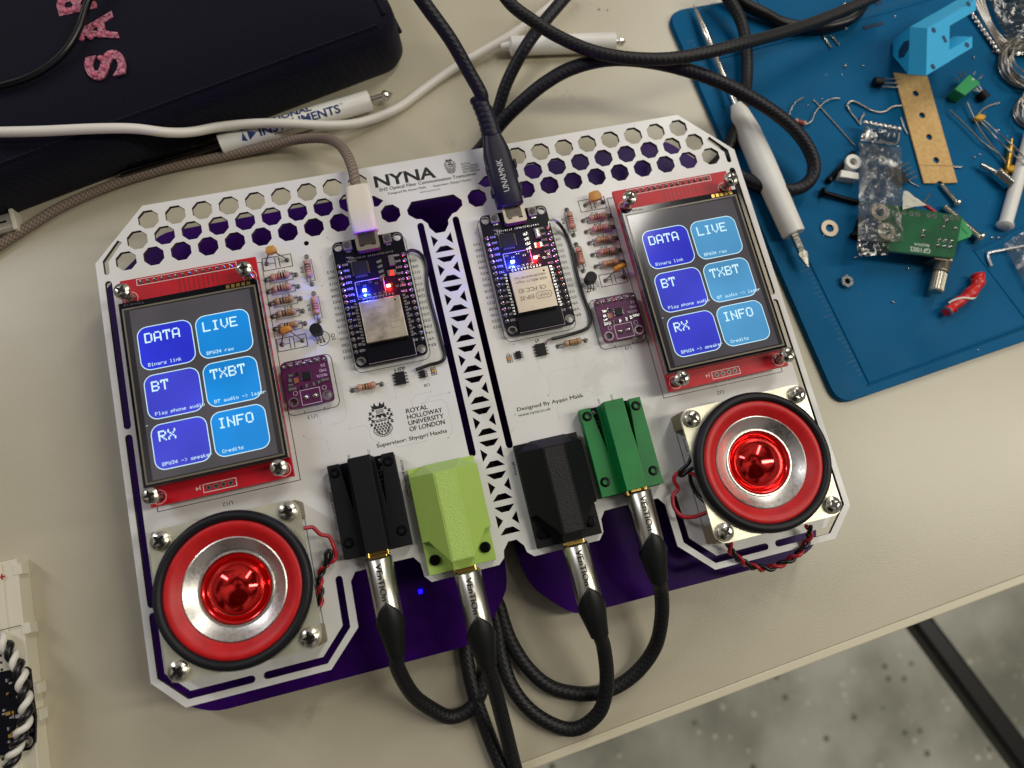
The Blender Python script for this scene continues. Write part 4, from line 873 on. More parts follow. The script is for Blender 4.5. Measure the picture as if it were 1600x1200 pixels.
def closed_housing(x0, m, mr):
    X = lambda v: x0 + v
    b = MB(); b.box(X(.2), -47.6, 0, X(24.9), -9, 1.5, 2); b.box(X(0), -47.8, 1.52, X(25.0), -8.6, 4.0, 0)
    O = [(0, -11.7, 6), (6.3, -8.6, 6), (19.8, -8.6, 6), (25.6, -12.1, 6), (25.6, -36, 6), (23.2, -36, 8.3), (17.0, -45, 14.6), (8.9, -45, 14.6), (2.4, -36, 8.3), (0, -36, 6)]
    S = [(8.9, -12.9, 15), (17.0, -12.9, 15), (17.0, -44.9, 15), (8.9, -44.9, 15)]
    O = [(X(p[0]), p[1], p[2]) for p in O]; S = [(X(p[0]), p[1], p[2]) for p in S]
    fs = [(O[1], O[0], S[0]), (O[2], O[1], S[0], S[1]), (O[3], O[2], S[1]), (O[4], O[3], S[1]), (O[5], O[4], S[1]), (S[2], O[5], S[1]), (O[6], O[5], S[2]), (O[7], O[6], S[2], S[3]), (O[8], O[7], S[3]), (O[8], S[3], S[0]), (O[9], O[8], S[0]), (O[0], O[9], S[0]), (S[0], S[3], S[2], S[1])]
    for f_ in fs: b.f(f_, 0)
    for i in range(10):
        a, c = O[i], O[(i + 1) % 10]; b.f([(a[0], a[1], 1.6), (c[0], c[1], 1.6), c, a], 0)
    b.loft([[(X(8.3), -47.8, 4), (X(17.4), -47.8, 4), (X(17.4), -44, 4), (X(8.3), -44, 4)], [(X(9.0), -47.8, 10), (X(16.6), -47.8, 10), (X(16.6), -44, 10.5), (X(9.0), -44, 10.5)]], 0)
    bmesh.ops.remove_doubles(b.bm, verts=b.bm.verts, dist=.01); bmesh.ops.recalc_face_normals(b.bm, faces=b.bm.faces)
    h = b.build('optical_housing', [m, m, M['chip']], dev, bevel=.22)
    b = MB(); b.box(X(9.5), -44.4, 15.0, X(16.4), -13.4, 15.25); b.build('rough_strip', mr, h)
    for dx, yy in ((2.9, -42.8), (21.7, -42.6)): b = MB(); allen(b, X(dx + .2), yy, 4.0, 2.0); b.build('screw', M['black_steel'], h, smooth=35)
    b = MB(); b.box(X(9.0), -48.9, 4.2, X(16.4), -47.8, 8.6); b.build('connector_rim', M['gold'], h, bevel=.15)
closed_housing(-32.5, M['p_lime'], M['p_lime_rough']); closed_housing(8.1, M['p_black'], M['p_black_rough'])

# ================================================================ CABLES
def body(b, st, mi=0, seg=24, pw=3.2):
    """soft box along a path: stations (centre, width, height)"""
    C = [Vector(s[0]) for s in st]; rings = []
    for i, (c, w, h) in enumerate(st):
        t = (C[min(i + 1, len(C) - 1)] - C[max(i - 1, 0)]).normalized(); sd = Vector((t.y, -t.x, 0)).normalized(); upv = sd.cross(t)
        if upv.z < 0: upv = -upv
        r = []
        for k in range(seg):
            a = 2 * math.pi * k / seg; ca, sa = math.cos(a), math.sin(a)
            q = (abs(ca) ** pw + abs(sa) ** pw) ** (-1 / pw)
            r.append(C[i] + sd * (w / 2 * q * ca) + upv * (h / 2 * q * sa))
        rings.append(r)
    b.loft(rings, mi)
def copy_faces(tmp, b, vm):
    for f_ in tmp.bm.faces:
        try: b.bm.faces.new([vm[v] for v in f_.verts])
        except ValueError: pass
# optical patch leads
def lead(name, x, y0, x2, path, label, group):
    z0, z1 = 6.6, 4.2; L = 22.0; a = Vector((x, y0, z0)); c = Vector((x + (x2 - x) * .4, y0 - L, z1)); d = (c - a).normalized()
    t = thing(name, a, label, 'optical cable', group); R = 4.85
    b = MB(); b.rod(a, c, [(0, 0), (4.2, 0), (R, .6), (R, L - .2), (R - .4, L)], 48); b.build('plug_shell', M['plug_metal'], t, smooth=50)
    b = MB(); ln = (c - a).length; sd = Vector((-d.y, d.x, 0)).normalized(); upv = sd.cross(d); upv = upv if upv.z > 0 else -upv; sd = d.cross(upv)
    tmp = MB(); tmp.text('VEnTIOn', 0, 0, 0, 2.3, w=12.8, bold=.03); tmp.dice()
    vm = {}
    for v in tmp.bm.verts:
        u, w_ = v.co.x + 1.9, v.co.y - 1.25
        p = a + d * u + (-sd if (-sd).x > 0 else sd) * w_ + upv * (math.sqrt(max(.1, R * R - w_ * w_)) + .06); vm[v] = b.bm.verts.new(p)
    copy_faces(tmp, b, vm)
    tmp.bm.free(); b.build('lettering', M['ink'], t)
    b = MB(); rings = []; e = Vector((x2, y0 - L - 11.5, .6)); seg = 32
    for yy, rr, tng in ((0, R + .12, 1), (0, R + .45, 2), (0, R + .62, 3), (.22, R + .1, 0), (.5, 4.35, 0), (.78, 3.75, 0), (1.0, 3.35, 0), (1.0, 2.7, 0)):
        r = []
        for k_ in range(seg):
            an = 2 * math.pi * k_ / seg; ct = math.cos(an); al = abs((an + math.pi) % (2 * math.pi) - math.pi)
            if tng: cen = c - d * (6.6 * max(0, 1 - (al / 1.35) ** 1.25) - (.0, .5, 1.3)[tng - 1])
            else: cen = c + d * 1.0 + (e - c) * yy
            r.append(cen + upv * rr * ct + sd * rr * math.sin(an))
        rings.append(r)
    b.loft(rings); b.build('boot', M['boot'], t, smooth=60)
    b = MB(); b.tube([c + (e - c) * .7] + [e] + path, 2.8, 16, n=10); b.build('cable', M['braid_black'], t, smooth=60)
    b = MB(); b.box(x - 3.3, y0 - .5, 4.9, x + 3.3, y0 + 2.4, 8.6); b.build('plug_tip', M['gold'], t, bevel=.3)
lead('optical_cable', -48.7, -37.0, -49.4, PP([(622, 1045, -5), (645, 1085, -15), (675, 1108, -22), (703, 1120, -26), (730, 1111, -27), (748, 1090, -27), (757, 1060, -27), (762, 1030, -27), (768, 990, -27)]),
     'silver-plug optical lead plugged into the open black housing, looping under its neighbour', 'silver-plug optical leads')
lead('optical_cable', -18.9, -49.0, -18.9, PP([(769, 1062, -4), (779, 1100, -11), (792, 1150, -19), (806, 1205, -25), (825, 1270, -27)]),
     'silver-plug optical lead plugged into the lime green housing, running straight off the desk', 'silver-plug optical leads')
lead('optical_cable', 21.6, -48.9, 23.3, PP([(943, 1010, -5), (948, 1050, -12), (946, 1085, -17), (936, 1113, -21), (912, 1134, -25), (885, 1139, -27), (850, 1125, -27), (820, 1101, -27), (797, 1067, -27), (783, 1022, -27), (778, 985, -27), (770, 950, -27)]),
     'silver-plug optical lead plugged into the closed black housing, making the lowest loop', 'silver-plug optical leads')
lead('optical_cable', 49.8, -35.6, 50.3, PP([(1033, 922, -5), (1034, 962, -12), (1025, 1007, -20), (1000, 1045, -25), (965, 1072, -27), (925, 1084, -27), (880, 1080, -27), (850, 1067, -27), (822, 1040, -27), (800, 1005, -27), (788, 975, -27), (776, 940, -27), (755, 925, -27), (735, 955, -27), (727, 1000, -27), (735, 1060, -27), (753, 1120, -27), (783, 1195, -27), (825, 1270, -27)]),
     'silver-plug optical lead plugged into the bright green housing, making the upper loop', 'silver-plug optical leads')
# usb lead, white plug with greige braid
t = thing('usb_cable', (-29.4, 95, 6), 'worn white usb plug on a greige braided cable, plugged into the left-hand microcontroller', 'usb cable', 'usb cables')
b = MB(); b.box(-33.6, 79.6, 4.9, -25.2, 88.6, 7.6); b.build('plug_shell', M['shell'], t, bevel=.9)
b = MB(); body(b, [((-29.3, 86.3, 6.4), 9.4, 5.6), ((-29.3, 86.8, 6.5), 10.2, 6.4), ((-29.1, 95, 7.0), 10.3, 6.6), ((-28.8, 104.0, 7.7), 9.7, 6.4), ((-28.8, 105.2, 7.8), 8.6, 5.4)], pw=6); b.build('plug_body', M['cream_plastic'], t, smooth=50)
b = MB(); b.tube([(-28.8, 101, 7.5)] + PP([(556, 289, 8), (551, 264, 7), (541, 240, 2), (526, 223, -6), (503, 216, -14), (465, 218, -21), (420, 228, -25), (340, 246, -27.6), (260, 263, -27.6), (180, 287, -27.6), (100, 321, -27.6), (40, 357, -27.6), (-30, 402, -27.6)]), 2.15, 14, n=10); b.build('cable', M['braid_greige'], t, smooth=60)
# usb lead, black
t = thing('usb_cable', (28.5, 100, 6), 'black usb plug lettered UNAMNK with a ribbed strain relief, plugged into the right-hand microcontroller', 'usb cable', 'usb cables')
b = MB(); b.box(25.7, 80.0, 4.9, 34.0, 88.6, 7.6); b.build('plug_shell', M['shell'], t, bevel=.9)
b = MB(); body(b, [((29.4, 85.9, 6.6), 9.4, 5.6), ((29.4, 86.4, 6.7), 11.0, 6.6), ((29.0, 98, 8.2), 11.4, 7), ((28.6, 108, 9.6), 11.0, 7), ((28.4, 113.4, 10.4), 8.6, 6.6), ((28.3, 115, 10.7), 7.4, 6.4), ((28.2, 116, 10.9), 6.8, 6.2)], pw=4)
for s_ in (-1, 1):
    for yy in (91, 101): b.box(29.2 + s_ * 5.3, yy, 5.5 + (yy - 88) * .13, 29.2 + s_ * 6.2, yy + 3, 9.5 + (yy - 88) * .13)
b.build('plug_body', M['plug_navy'], t, smooth=50)
b = MB()
for i in range(7):
    f_ = i / 6; c0 = Vector((28.2 - 1.4 * f_ * f_ * 1.6, 115.5 + i * 2.25, 10.8 + f_ * 3.4)); body(b, [(c0, 7.2 - f_, 7.0 - f_), (c0 + Vector((-.05, .7, .3)), 7.9 - f_, 7.6 - f_), (c0 + Vector((-.1, 1.9, .5)), 7.9 - f_, 7.6 - f_), (c0 + Vector((-.2, 2.4, .6)), 7.0 - f_, 6.8 - f_)], pw=2.4)
b.build('strain_relief', M['plug_navy'], t, smooth=45)
b = MB(); b.text('UNAMNK', 0, 0, 0, 2.5, w=13.4, bold=.004, T=Matrix.Translation((29.9, 90.6, 10.8)) @ Matrix.Rotation(math.radians(92), 4, 'Z') @ Matrix.Rotation(math.radians(-8), 4, 'Y')); b.build('lettering', mat('silver_print', (196, 196, 200), .4), t)
b = MB(); b.tube([(26.3, 129, 14)] + PP([(752, 148, 17), (733, 113, 22), (704, 62, 30), (668, 12, 37), (640, -28, 42)]), 2.75, 16, n=10); b.build('cable', M['braid_navy'], t, smooth=60)
def cable(name, pts, r, m, label, cat='cable', group=None):
    b = MB(); b.tube(PP(pts), r, 16, n=10); return tag(b.build(name, m, None, smooth=60), label, cat, group)
cable('braided_cable', [(905, -30, 0), (852, 32, -2), (826, 66, -5), (806, 100, -9), (790, 134, -14), (778, 172, -20), (764, 212, -26), (752, 245, -26.8), (735, 275, -26.8)], 2.8, M['braid_navy'], 'short dark braided cable rising steeply just right of the black usb plug', group='dark braided cables')
cable('braided_cable', [(722, 262, -26.8), (748, 236, -24), (785, 190, -12), (815, 160, -5), (850, 131, 0), (890, 108, 3), (940, 94, 5), (990, 93, 5), (1050, 103, 3), (1110, 122, 1), (1160, 145, -2), (1210, 176, -6), (1245, 206, -10), (1268, 242, -14), (1271, 271, -17), (1255, 291, -19), (1230, 297, -20), (1195, 291, -22), (1165, 279, -25), (1135, 262, -26.8)], 3.0, M['braid_navy'], 'thick braided cable arching over the desk and looping round the white screwdriver handle', group='dark braided cables')
cable('braided_cable', [(775, -25, 14), (800, 8, 13), (832, 32, 12), (870, 56, 11), (920, 78, 11), (975, 90, 11), (1040, 92, 11), (1100, 83, 10), (1160, 68, 7), (1220, 52, 0), (1280, 32, -6), (1350, 3, -10), (1410, -28, -10)], 2.7, M['braid_black'], 'black braided cable sagging from the top edge across to the blue mat', group='dark braided cables')
cable('braided_cable', [(1120, -25, -16), (1142, 4, -18), (1158, 34, -20), (1166, 72, -22), (1167, 120, -22), (1161, 168, -23), (1146, 212, -24.2), (1128, 245, -26.8), (1100, 275, -26.8)], 2.8, M['braid_black'], 'black braided cable running down over the blue mat and under the board corner', group='dark braided cables')
cable('rubber_cable', [(1128, -25, -20), (1160, 4, -22), (1195, 22, -23), (1225, 37, -23.6), (1275, 43, -23.6), (1325, 32, -23.6), (1350, 4, -23.6), (1362, -30, -23.6)], 2.9, M['black_gloss'], 'shiny smooth black cable curved along the top of the blue mat')
cable('white_cable', [(-30, 207, 4), (60, 205, 3.5), (150, 201, 1), (210, 201, -3), (262, 207, -9), (300, 206, -14), (345, 198, -17), (400, 193, -17.5), (450, 193, -17.8), (520, 196, -21), (570, 190, -26), (620, 170, -27.8), (660, 141, -27.8), (700, 113, -27.8), (745, 86, -26), (800, 54, -24), (850, 18, -24), (885, -14, -24)], 2.05, M['white_cable'], 'long smooth white cable lying over the black pouch and the lettered screwdriver')
cable('rubber_cable', [(160, -40, 6), (138, 0, 5), (125, 40, 4), (105, 75, 3.5), (78, 101, 3), (40, 122, 3), (-10, 136, 3), (-40, 140, 3)], 1.55, M['black_gloss'], 'thin black cable curving over the pouch beside the sparkling letters')

# ================================================================ POUCH
TB = -2.0
a = P(-60, 372, TZ); c = P(642, 104, TZ); f_ = (c - a).normalized(); g_ = Vector((-f_.y, f_.x, 0)); Lw = 460; O_ = c - f_ * Lw
Mx = Matrix(((f_.x, g_.x, 0, O_.x), (f_.y, g_.y, 0, O_.y), (0, 0, 1, 0), (0, 0, 0, 1)))
def fabric():
    m = mat('woven_fabric', (14, 12, 34), .82, spec=.15); n = m.node_tree.nodes; l = m.node_tree.links; b = n['Principled BSDF']; t = n.new('ShaderNodeTexCoord')
    hs = []
    for ax in ('X', 'Y'):
        w = n.new('ShaderNodeTexWave'); w.bands_direction = ax; w.inputs['Scale'].default_value = 420; w.inputs['Distortion'].default_value = 1.2; l.new(t.outputs['Object'], w.inputs[0]); hs.append(w)
    ad = n.new('ShaderNodeMath'); ad.operation = 'MULTIPLY'; l.new(hs[0].outputs[1], ad.inputs[0]); l.new(hs[1].outputs[1], ad.inputs[1])
    bp = n.new('ShaderNodeBump'); bp.inputs['Strength'].default_value = .5; bp.inputs['Distance'].default_value = .0003; l.new(ad.outputs[0], bp.inputs['Height']); l.new(bp.outputs[0], b.inputs['Normal'])
    mx = n.new('ShaderNodeMix'); mx.data_type = 'RGBA'; l.new(ad.outputs[0], mx.inputs[0]); mx.inputs[6].default_value = (*s2l((7, 6, 20)), 1); mx.inputs[7].default_value = (*s2l((22, 20, 46)), 1); l.new(mx.outputs[2], b.inputs['Base Color'])
    b.inputs['Sheen Weight'].default_value = .08; b.inputs['Sheen Roughness'].default_value = .5
    return m
M['fabric'] = fabric()
pouch = thing('pouch', O_ + f_ * 300 + g_ * 100, 'black fabric pouch with rounded edges and pink sparkling letters on top', 'pouch')
b = MB(); b.M = Mx; rings = []
for ins, z, r in ((2, TZ, 10), (.5, TZ + 4, 11), (0, TZ + 12, 12), (.6, TB - 7, 12), (2.4, TB - 2.4, 12), (6, TB, 12), (30, TB + 2.2, 20), (90, TB + 3.2, 20)):
    rings.append([(p[0] + .9 * math.sin(p[1] * .09 + z * .2) * (1 if ins < 6 else .2), p[1] + .7 * math.sin(p[0] * .05 + z * .15) * (1 if ins < 6 else .2), z) for p in rrect(ins, ins, Lw - ins, 300 - ins, r, 8)])
b.loft(rings); b.build('pouch_body', M['fabric'], pouch, smooth=60)
b = MB(); b.M = Mx; b.tube([(Lw - .9, y, TZ + 14 + 1.3 * math.sin(y * .07)) for y in range(8, 290, 8)], 1.1, 8); b.tube([(Lw - 7, y, TB + .2) for y in range(9, 290, 9)], .9, 8); b.tube([(x, 5.5, TB - .1) for x in range(8, int(Lw - 8), 10)], .5, 8)
b.build('seam', M['fabric'], pouch, smooth=60)
def glitter():
    m = mat('pink_glitter', (190, 100, 120), .45, metal=.2); n = m.node_tree.nodes; l = m.node_tree.links; b = n['Principled BSDF']; t = n.new('ShaderNodeTexCoord')
    v = n.new('ShaderNodeTexVoronoi'); v.inputs['Scale'].default_value = 1300; l.new(t.outputs['Object'], v.inputs['Vector'])
    mx = n.new('ShaderNodeMix'); mx.data_type = 'RGBA'; s = n.new('ShaderNodeSeparateColor'); l.new(v.outputs['Color'], s.inputs[0]); l.new(s.outputs[0], mx.inputs[0])
    mx.inputs[6].default_value = (*s2l((118, 46, 68)), 1); mx.inputs[7].default_value = (*s2l((214, 140, 156)), 1); l.new(mx.outputs[2], b.inputs['Base Color'])
    return m
gl_ = glitter(); gem = mat('pink_gem', (236, 130, 158), .06, metal=.4, coat=1)
for ch, (u, v), lab in (('S', (165, 102), 0), ('A', (151, 46), 0), ('R', (118, 0), 0)):
    zt = TB + 2.6; cpt = P(u, v, zt); rd = P(150, 47, zt) - P(165, 101, zt); ang = math.atan2(rd.y, rd.x)
    tmp = MB(); tmp.text(ch, 0, 0, 0, 15.0, w={'S': 12.0, 'A': 13.6, 'R': 12.5}[ch], bold=.03); xs = [q.co for q in tmp.bm.verts]
    mxx, mnx = max(q.x for q in xs), min(q.x for q in xs); mxy, mny = max(q.y for q in xs), min(q.y for q in xs)
    T = Matrix.Translation(cpt) @ Matrix.Rotation(ang, 4, 'Z') @ Matrix.Translation((-(mxx + mnx) / 2, -(mxy + mny) / 2, 0)); tmp.bm.free()
    cu = bpy.data.curves.new('t', 'FONT'); cu.body = ch; cu.size = 1; cu.offset = .03; cu.extrude = .03
    ob = bpy.data.objects.new('t', cu); me = ob.to_mesh(); xx = [q.co.x for q in me.vertices]; kx = {'S': 12.0, 'A': 13.6, 'R': 12.5}[ch] / (max(xx) - min(xx))
    b = MB(); b.take(me, T @ Matrix.Diagonal((kx, 15 / .72, 15, 1)), 0); ob.to_mesh_clear(); bpy.data.objects.remove(ob)
    le = b.build('letter', gl_, pouch)
    gp = {'S': [(158, 92), (163, 106), (139, 103), (148, 117), (168, 88)], 'A': [(128, 61), (142, 59), (156, 56), (170, 54), (150, 40)], 'R': [(104, 19), (117, 17), (96, 5), (146, 7)]}[ch]
    b = MB()
    for (u2, v2) in gp: q = P(u2, v2, zt); b.lathe([(1.3, .3), (1.2, .9), (.7, 1.35), (0, 1.4)], q.x, q.y, zt, 10)
    b.build('gem', gem, le)

# ================================================================ SCREWDRIVERS
def along(b, a, c, prof, seg=28, mi=0, mis=None): b.rod(a, c, prof, seg, mi, mis)
t = thing('screwdriver', P(460, 190, -26), 'white pocket screwdriver printed NATIONAL INSTRUMENTS, half under the black pouch', 'screwdriver', 'white pocket screwdrivers')
a, c = P(345, 226, -25.3), P(578, 157, -25.3); d = (c - a).normalized(); L = (c - a).length; R = 4.6
b = MB(); along(b, a, c, [(0, 0), (R, 0), (R, L - .4), (R - .3, L), (1.6, L), (1.5, L - 1)], 40); b.build('handle', M['white_plastic'], t, smooth=40)
b = MB(); e = c + d * 10.5; along(b, c, e, [(1.5, -1), (1.5, 6), (2.3, 6.6), (2.4, 8), (1.4, 9.6), (.2, 11), (0, 11)], 10); b.build('bit', M['steel'], t, smooth=35)
b = MB(); b.cyl(a - d * 44, a, 1.7, 16); b.cyl(a - d * 40 + Vector((0, 2.2, .6)), a + Vector((0, 1.6, .6)), .7, 10); b.build('shaft', mat('dark_chrome', (90, 88, 84), .15, metal=1), t, smooth=40)
b = MB(); tmp = MB(); tmp.text('NATIONAL', 0, .5, 0, 3.4, w=25, bold=.03, fx=1); tmp.text('INSTRUMENTS', 0, -3.9, 0, 3.6, w=37, bold=.03); tmp.text('TM', 37.4, -1.0, 0, .8, w=1.6)
tmp.text('ni.com', 6, -5.2, 0, .8, w=14)
tmp.f([(-8.0, -3.6, 0), (-5.6, -4.4, 0), (-6.6, -.2, 0)]); tmp.f([(-8.6, 1.0, 0), (-.6, 2.6, 0), (-3.4, .2, 0), (-6.0, .4, 0)]); tmp.f([(-4.8, -4.3, 0), (-.8, -1.9, 0), (-4.6, -.4, 0)])
tmp.dice(.5); sd = Vector((-d.y, d.x, 0)); vm = {}
for v in tmp.bm.verts:
    an = v.co.y / R; p = a + d * (v.co.x + 17.5) + (sd * math.sin(an) + Vector((0, 0, math.cos(an)))) * (R + .06); vm[v] = b.bm.verts.new(p)
copy_faces(tmp, b, vm)
tmp.bm.free(); b.build('lettering', M['navy_ink'], t)
t = thing('screwdriver', P(880, 68, -25), 'plain white pocket screwdriver lying on the desk beneath the crossing cables', 'screwdriver', 'white pocket screwdrivers')
a, c = P(798, 72, -25.3), P(960, 66, -25.3); d = (c - a).normalized(); L = (c - a).length
b = MB(); along(b, a, c, [(0, -5), (1.8, -5), (2.2, -1), (3, -.5), (4.4, 0), (4.5, L), (1.4, L)], 32); b.build('handle', M['white_plastic'], t, smooth=40)
b = MB(); along(b, c, c + d * 6, [(1.3, -1), (1.3, 2), (1.9, 2.6), (1.8, 4), (.2, 5.6), (0, 5.6)], 10); b.build('bit', M['steel'], t, smooth=35)

# ================================================================ BLUE MAT
MT = -27.2
tl, bl = P(1041, 18, MT), P(1309, 634, MT); bd = (P(1600, 531, MT) - P(1330, 624, MT)).normalized(); td = (P(1200, -8, MT) - P(1065, 16, MT)).normalized()
br, tr = bl + bd * 330, tl + td * 330
matp = [tuple(q[:2]) for q in (tl, bl, br, tr)]
blue_mat_m = mat('blue_silicone', (0, 93, 140), .6, spec=.1, bump=(240, .15, .2), var=(26, (0, 86, 130), .35, .65), noise_rough=(50, .48, .62))
sm = thing('silicone_mat', P(1450, 300, TZ), 'blue silicone work mat with raised ridges, strewn with electronic parts', 'work mat')
b = MB(); rp_ = inset_blob(matp, 9, 6); b.prism(rp_, TZ, MT - .9, 0, top=[(p[0], p[1]) for p in rp_]); cxm = sum(p[0] for p in rp_) / len(rp_); cym = sum(p[1] for p in rp_) / len(rp_)
b.prism([(cxm + (p[0] - cxm) * .997, cym + (p[1] - cym) * .997) for p in rp_], MT - .9, MT)
b.build('mat_sheet', blue_mat_m, sm)
def ridge(pts, w=.7, h=.5):
    b = MB(); b.tube([p + Vector((0, 0, 0)) for p in [P(u, v, MT + .05) for u, v in pts]], w, 8, smooth=False, flat=h / w); b.build('ridge', blue_mat_m, sm, smooth=60)
def scuff(m, scale, th, col, amt, scale2=None):
    n = m.node_tree.nodes; l = m.node_tree.links; b = n['Principled BSDF']; t = n.new('ShaderNodeTexCoord')
    v = n.new('ShaderNodeTexNoise'); v.inputs['Scale'].default_value = scale; v.inputs['Detail'].default_value = 6; v.inputs['Roughness'].default_value = .7; l.new(t.outputs['Object'], v.inputs[0])
    r = n.new('ShaderNodeMapRange'); l.new(v.outputs[0], r.inputs[0]); r.inputs[1].default_value = th; r.inputs[2].default_value = th + .05; r.inputs[3].default_value = 0; r.inputs[4].default_value = amt
    mx = n.new('ShaderNodeMix'); mx.data_type = 'RGBA'; l.new(r.outputs[0], mx.inputs[0]); src = b.inputs['Base Color'].links[0].from_socket if b.inputs['Base Color'].links else None
    if src: l.new(src, mx.inputs[6])
    else: mx.inputs[6].default_value = b.inputs['Base Color'].default_value
    mx.inputs[7].default_value = (*s2l(col), 1); l.new(mx.outputs[2], b.inputs['Base Color'])
scuff(blue_mat_m, 190, .69, (110, 170, 196), .5); scuff(blue_mat_m, 40, .66, (60, 130, 165), .25)
lam = bpy.data.materials['laminate']; scuff(lam, 260, .71, (96, 88, 74), .6); scuff(lam, 22, .62, (166, 157, 138), .5)
scuff(M['pcb_white'], 330, .715, (120, 116, 108), .6); scuff(M['pcb_white'], 30, .6, (206, 204, 198), .5)
ridge([(1092, 55), (1358, 598), (1620, 502)]); ridge([(1355, 602), (1620, 506)], .4, .4); ridge([(1210, 69), (1395, 16), (1500, -16)]); ridge([(1120, 92), (1210, 68)]); ridge([(1522, 392), (1600, 495), (1640, 545)], .45, .35); ridge([(1522, 392), (1585, 360), (1640, 330)], .45, .35)
ridge([(1180, -10), (1212, 66)], .45, .35)
tk = MB()
for i in range(74):
    f1 = i / 74; q = P(1080 + 6 + (1352 - 1086) * f1, 62 + (590 - 62) * f1, MT); nn = (P(1340, 560, MT) - P(1092, 55, MT)).normalized(); w_ = Vector((nn.y, -nn.x, 0)) * -1; Lk = 5 if i % 10 == 0 else (3.6 if i % 5 == 0 else 2.2)
    a_ = q - w_ * .4; tk.f([a_ + Vector((0, 0, .05)), a_ + nn * .28 + Vector((0, 0, .05)), a_ + nn * .28 - w_ * Lk + Vector((0, 0, .05)), a_ - w_ * Lk + Vector((0, 0, .05))])
tk.build('ruler_ticks', mat('tick_blue', (0, 78, 122), .5), sm); tk = MB()
for i in range(60):
    f1 = i / 60; q = P(1240 + 250 * f1, 56 - 72 * f1, MT + .05); tk.f([q, q + Vector((.28, 0, 0)), q + Vector((.28 + .3, 3, 0)), q + Vector((.3, 3, 0))])
tk.build('ruler_ticks', mat('tick_blue', (0, 78, 122), .5), sm)

t = thing('screwdriver', P(1200, 260, MT + 6), 'white-handled screwdriver lying on the blue mat edge, long thin shaft pointing up', 'screwdriver', 'white pocket screwdrivers')
zc = MT + 5.6; a, c = P(1152, 168, zc), P(1240, 366, zc); d = (c - a).normalized(); L = (c - a).length
b = MB(); along(b, a, c, [(0, -2), (2.6, -1.5), (4.3, 3), (5.6, 14), (5.9, L * .45), (5.4, L * .8), (5.2, L - .5), (4.9, L), (1.8, L), (1.7, L - 1)], 36); b.build('handle', M['white_plastic'], t, smooth=40)
a2 = P(1084, 8, MT + 2.6); dd = (a2 - a).normalized(); LL = (a2 - a).length
b = MB(); along(b, a, a2, [(1.5, 0), (1.3, 8), (1.3, LL * .55), (1.7, LL * .56), (1.6, LL * .75), (1.1, LL * .9), (.25, LL), (0, LL)], 16); b.build('shaft', M['steel'], t, smooth=40)
s_ = Vector((-d.y, d.x, 0)); q0 = c; b = MB()
b.loft([[q0 + s_ * 1.6 + Vector((0, 0, 1)), q0 - s_ * 1.6 + Vector((0, 0, 1)), q0 - s_ * 1.6 - Vector((0, 0, 1)), q0 + s_ * 1.6 - Vector((0, 0, 1))],
        [q0 + d * 9 + s_ * 1.5 + Vector((0, 0, .9)), q0 + d * 9 - s_ * 1.5 + Vector((0, 0, .9)), q0 + d * 9 - s_ * 1.5 - Vector((0, 0, .9)), q0 + d * 9 + s_ * 1.5 - Vector((0, 0, .9))],
        [q0 + d * 10 + s_ * 2.4 + Vector((0, 0, .8)), q0 + d * 10 - s_ * 2.4 + Vector((0, 0, .8)), q0 + d * 10 - s_ * 2.4 - Vector((0, 0, .8)), q0 + d * 10 + s_ * 2.4 - Vector((0, 0, .8))],
        [q0 + d * 17 + s_ * .3 + Vector((0, 0, .3)), q0 + d * 17 - s_ * .3 + Vector((0, 0, .3)), q0 + d * 17 - s_ * .3 - Vector((0, 0, .3)), q0 + d * 17 + s_ * .3 - Vector((0, 0, .3))]]); b.build('bit', M['steel'], t, bevel=.2)
b = MB(); b.box(-1.2, -3, 0, 1.2, 3, 1.4); 
q = P(1164, 229, zc - 2); [setattr(v, 'co', v.co + q) for v in b.bm.verts]; b.build('clip', M['white_plastic'], t, bevel=.3)

# ================================================================ PARTS ON THE MAT
Mz = MT
def wire_obj(name, pts, r, m, label, cat, group=None):
    b = MB(); b.tube([P(u, v, z) for u, v, z in pts], r, 8, n=6); return tag(b.build(name, m, None, smooth=60), label, cat, group)
# printed bracket
t = thing('printed_bracket', P(1430, 90, Mz), 'light blue 3d-printed fork bracket with a hexagonal hole in its end', 'bracket')
zt = -5.0; zm = -13; zb = -25.8
F = [P(1449, 44, zt), P(1422, 42, zm), P(1395, 63, zb), P(1395, 87, zb), P(1419, 116, zm), P(1447, 118, zt)]
dv = (P(1485, 23, zt) - P(1449, 44, zt)); dv.z = 0; BLK = dv * .98
back = [p + BLK for p in F]
b = MB()
b.f([F[0], F[5], F[4], F[1]]); b.f([F[1], F[4], F[3], F[2]])
for i in range(6): b.f([F[i], F[(i + 1) % 6], back[(i + 1) % 6], back[i]])
b.f(back)
for lo, hi, mm_, ln in ((F[0], F[1], .24, 2.15), (F[5], F[4], .24, 2.0)):
    other = F[5] if lo is F[0] else F[0]; om = F[4] if lo is F[0] else F[1]
    o0 = lo; o1 = lo + (other - lo) * mm_; u1 = hi + (om - hi) * mm_ ; u0 = hi
    A0 = [o0 + BLK, o1 + BLK, u1 + BLK, u0 + BLK]; A1 = [o0 + dv * ln, o1 + dv * ln, u1 + dv * ln, u0 + dv * ln]
    b.loft([A0, A1])
bmesh.ops.recalc_face_normals(b.bm, faces=b.bm.faces); brk = b.build('bracket_body', M['cyan_print'], t, bevel=.3)
dk = mat('deep_blue_hole', (12, 60, 96), .6)
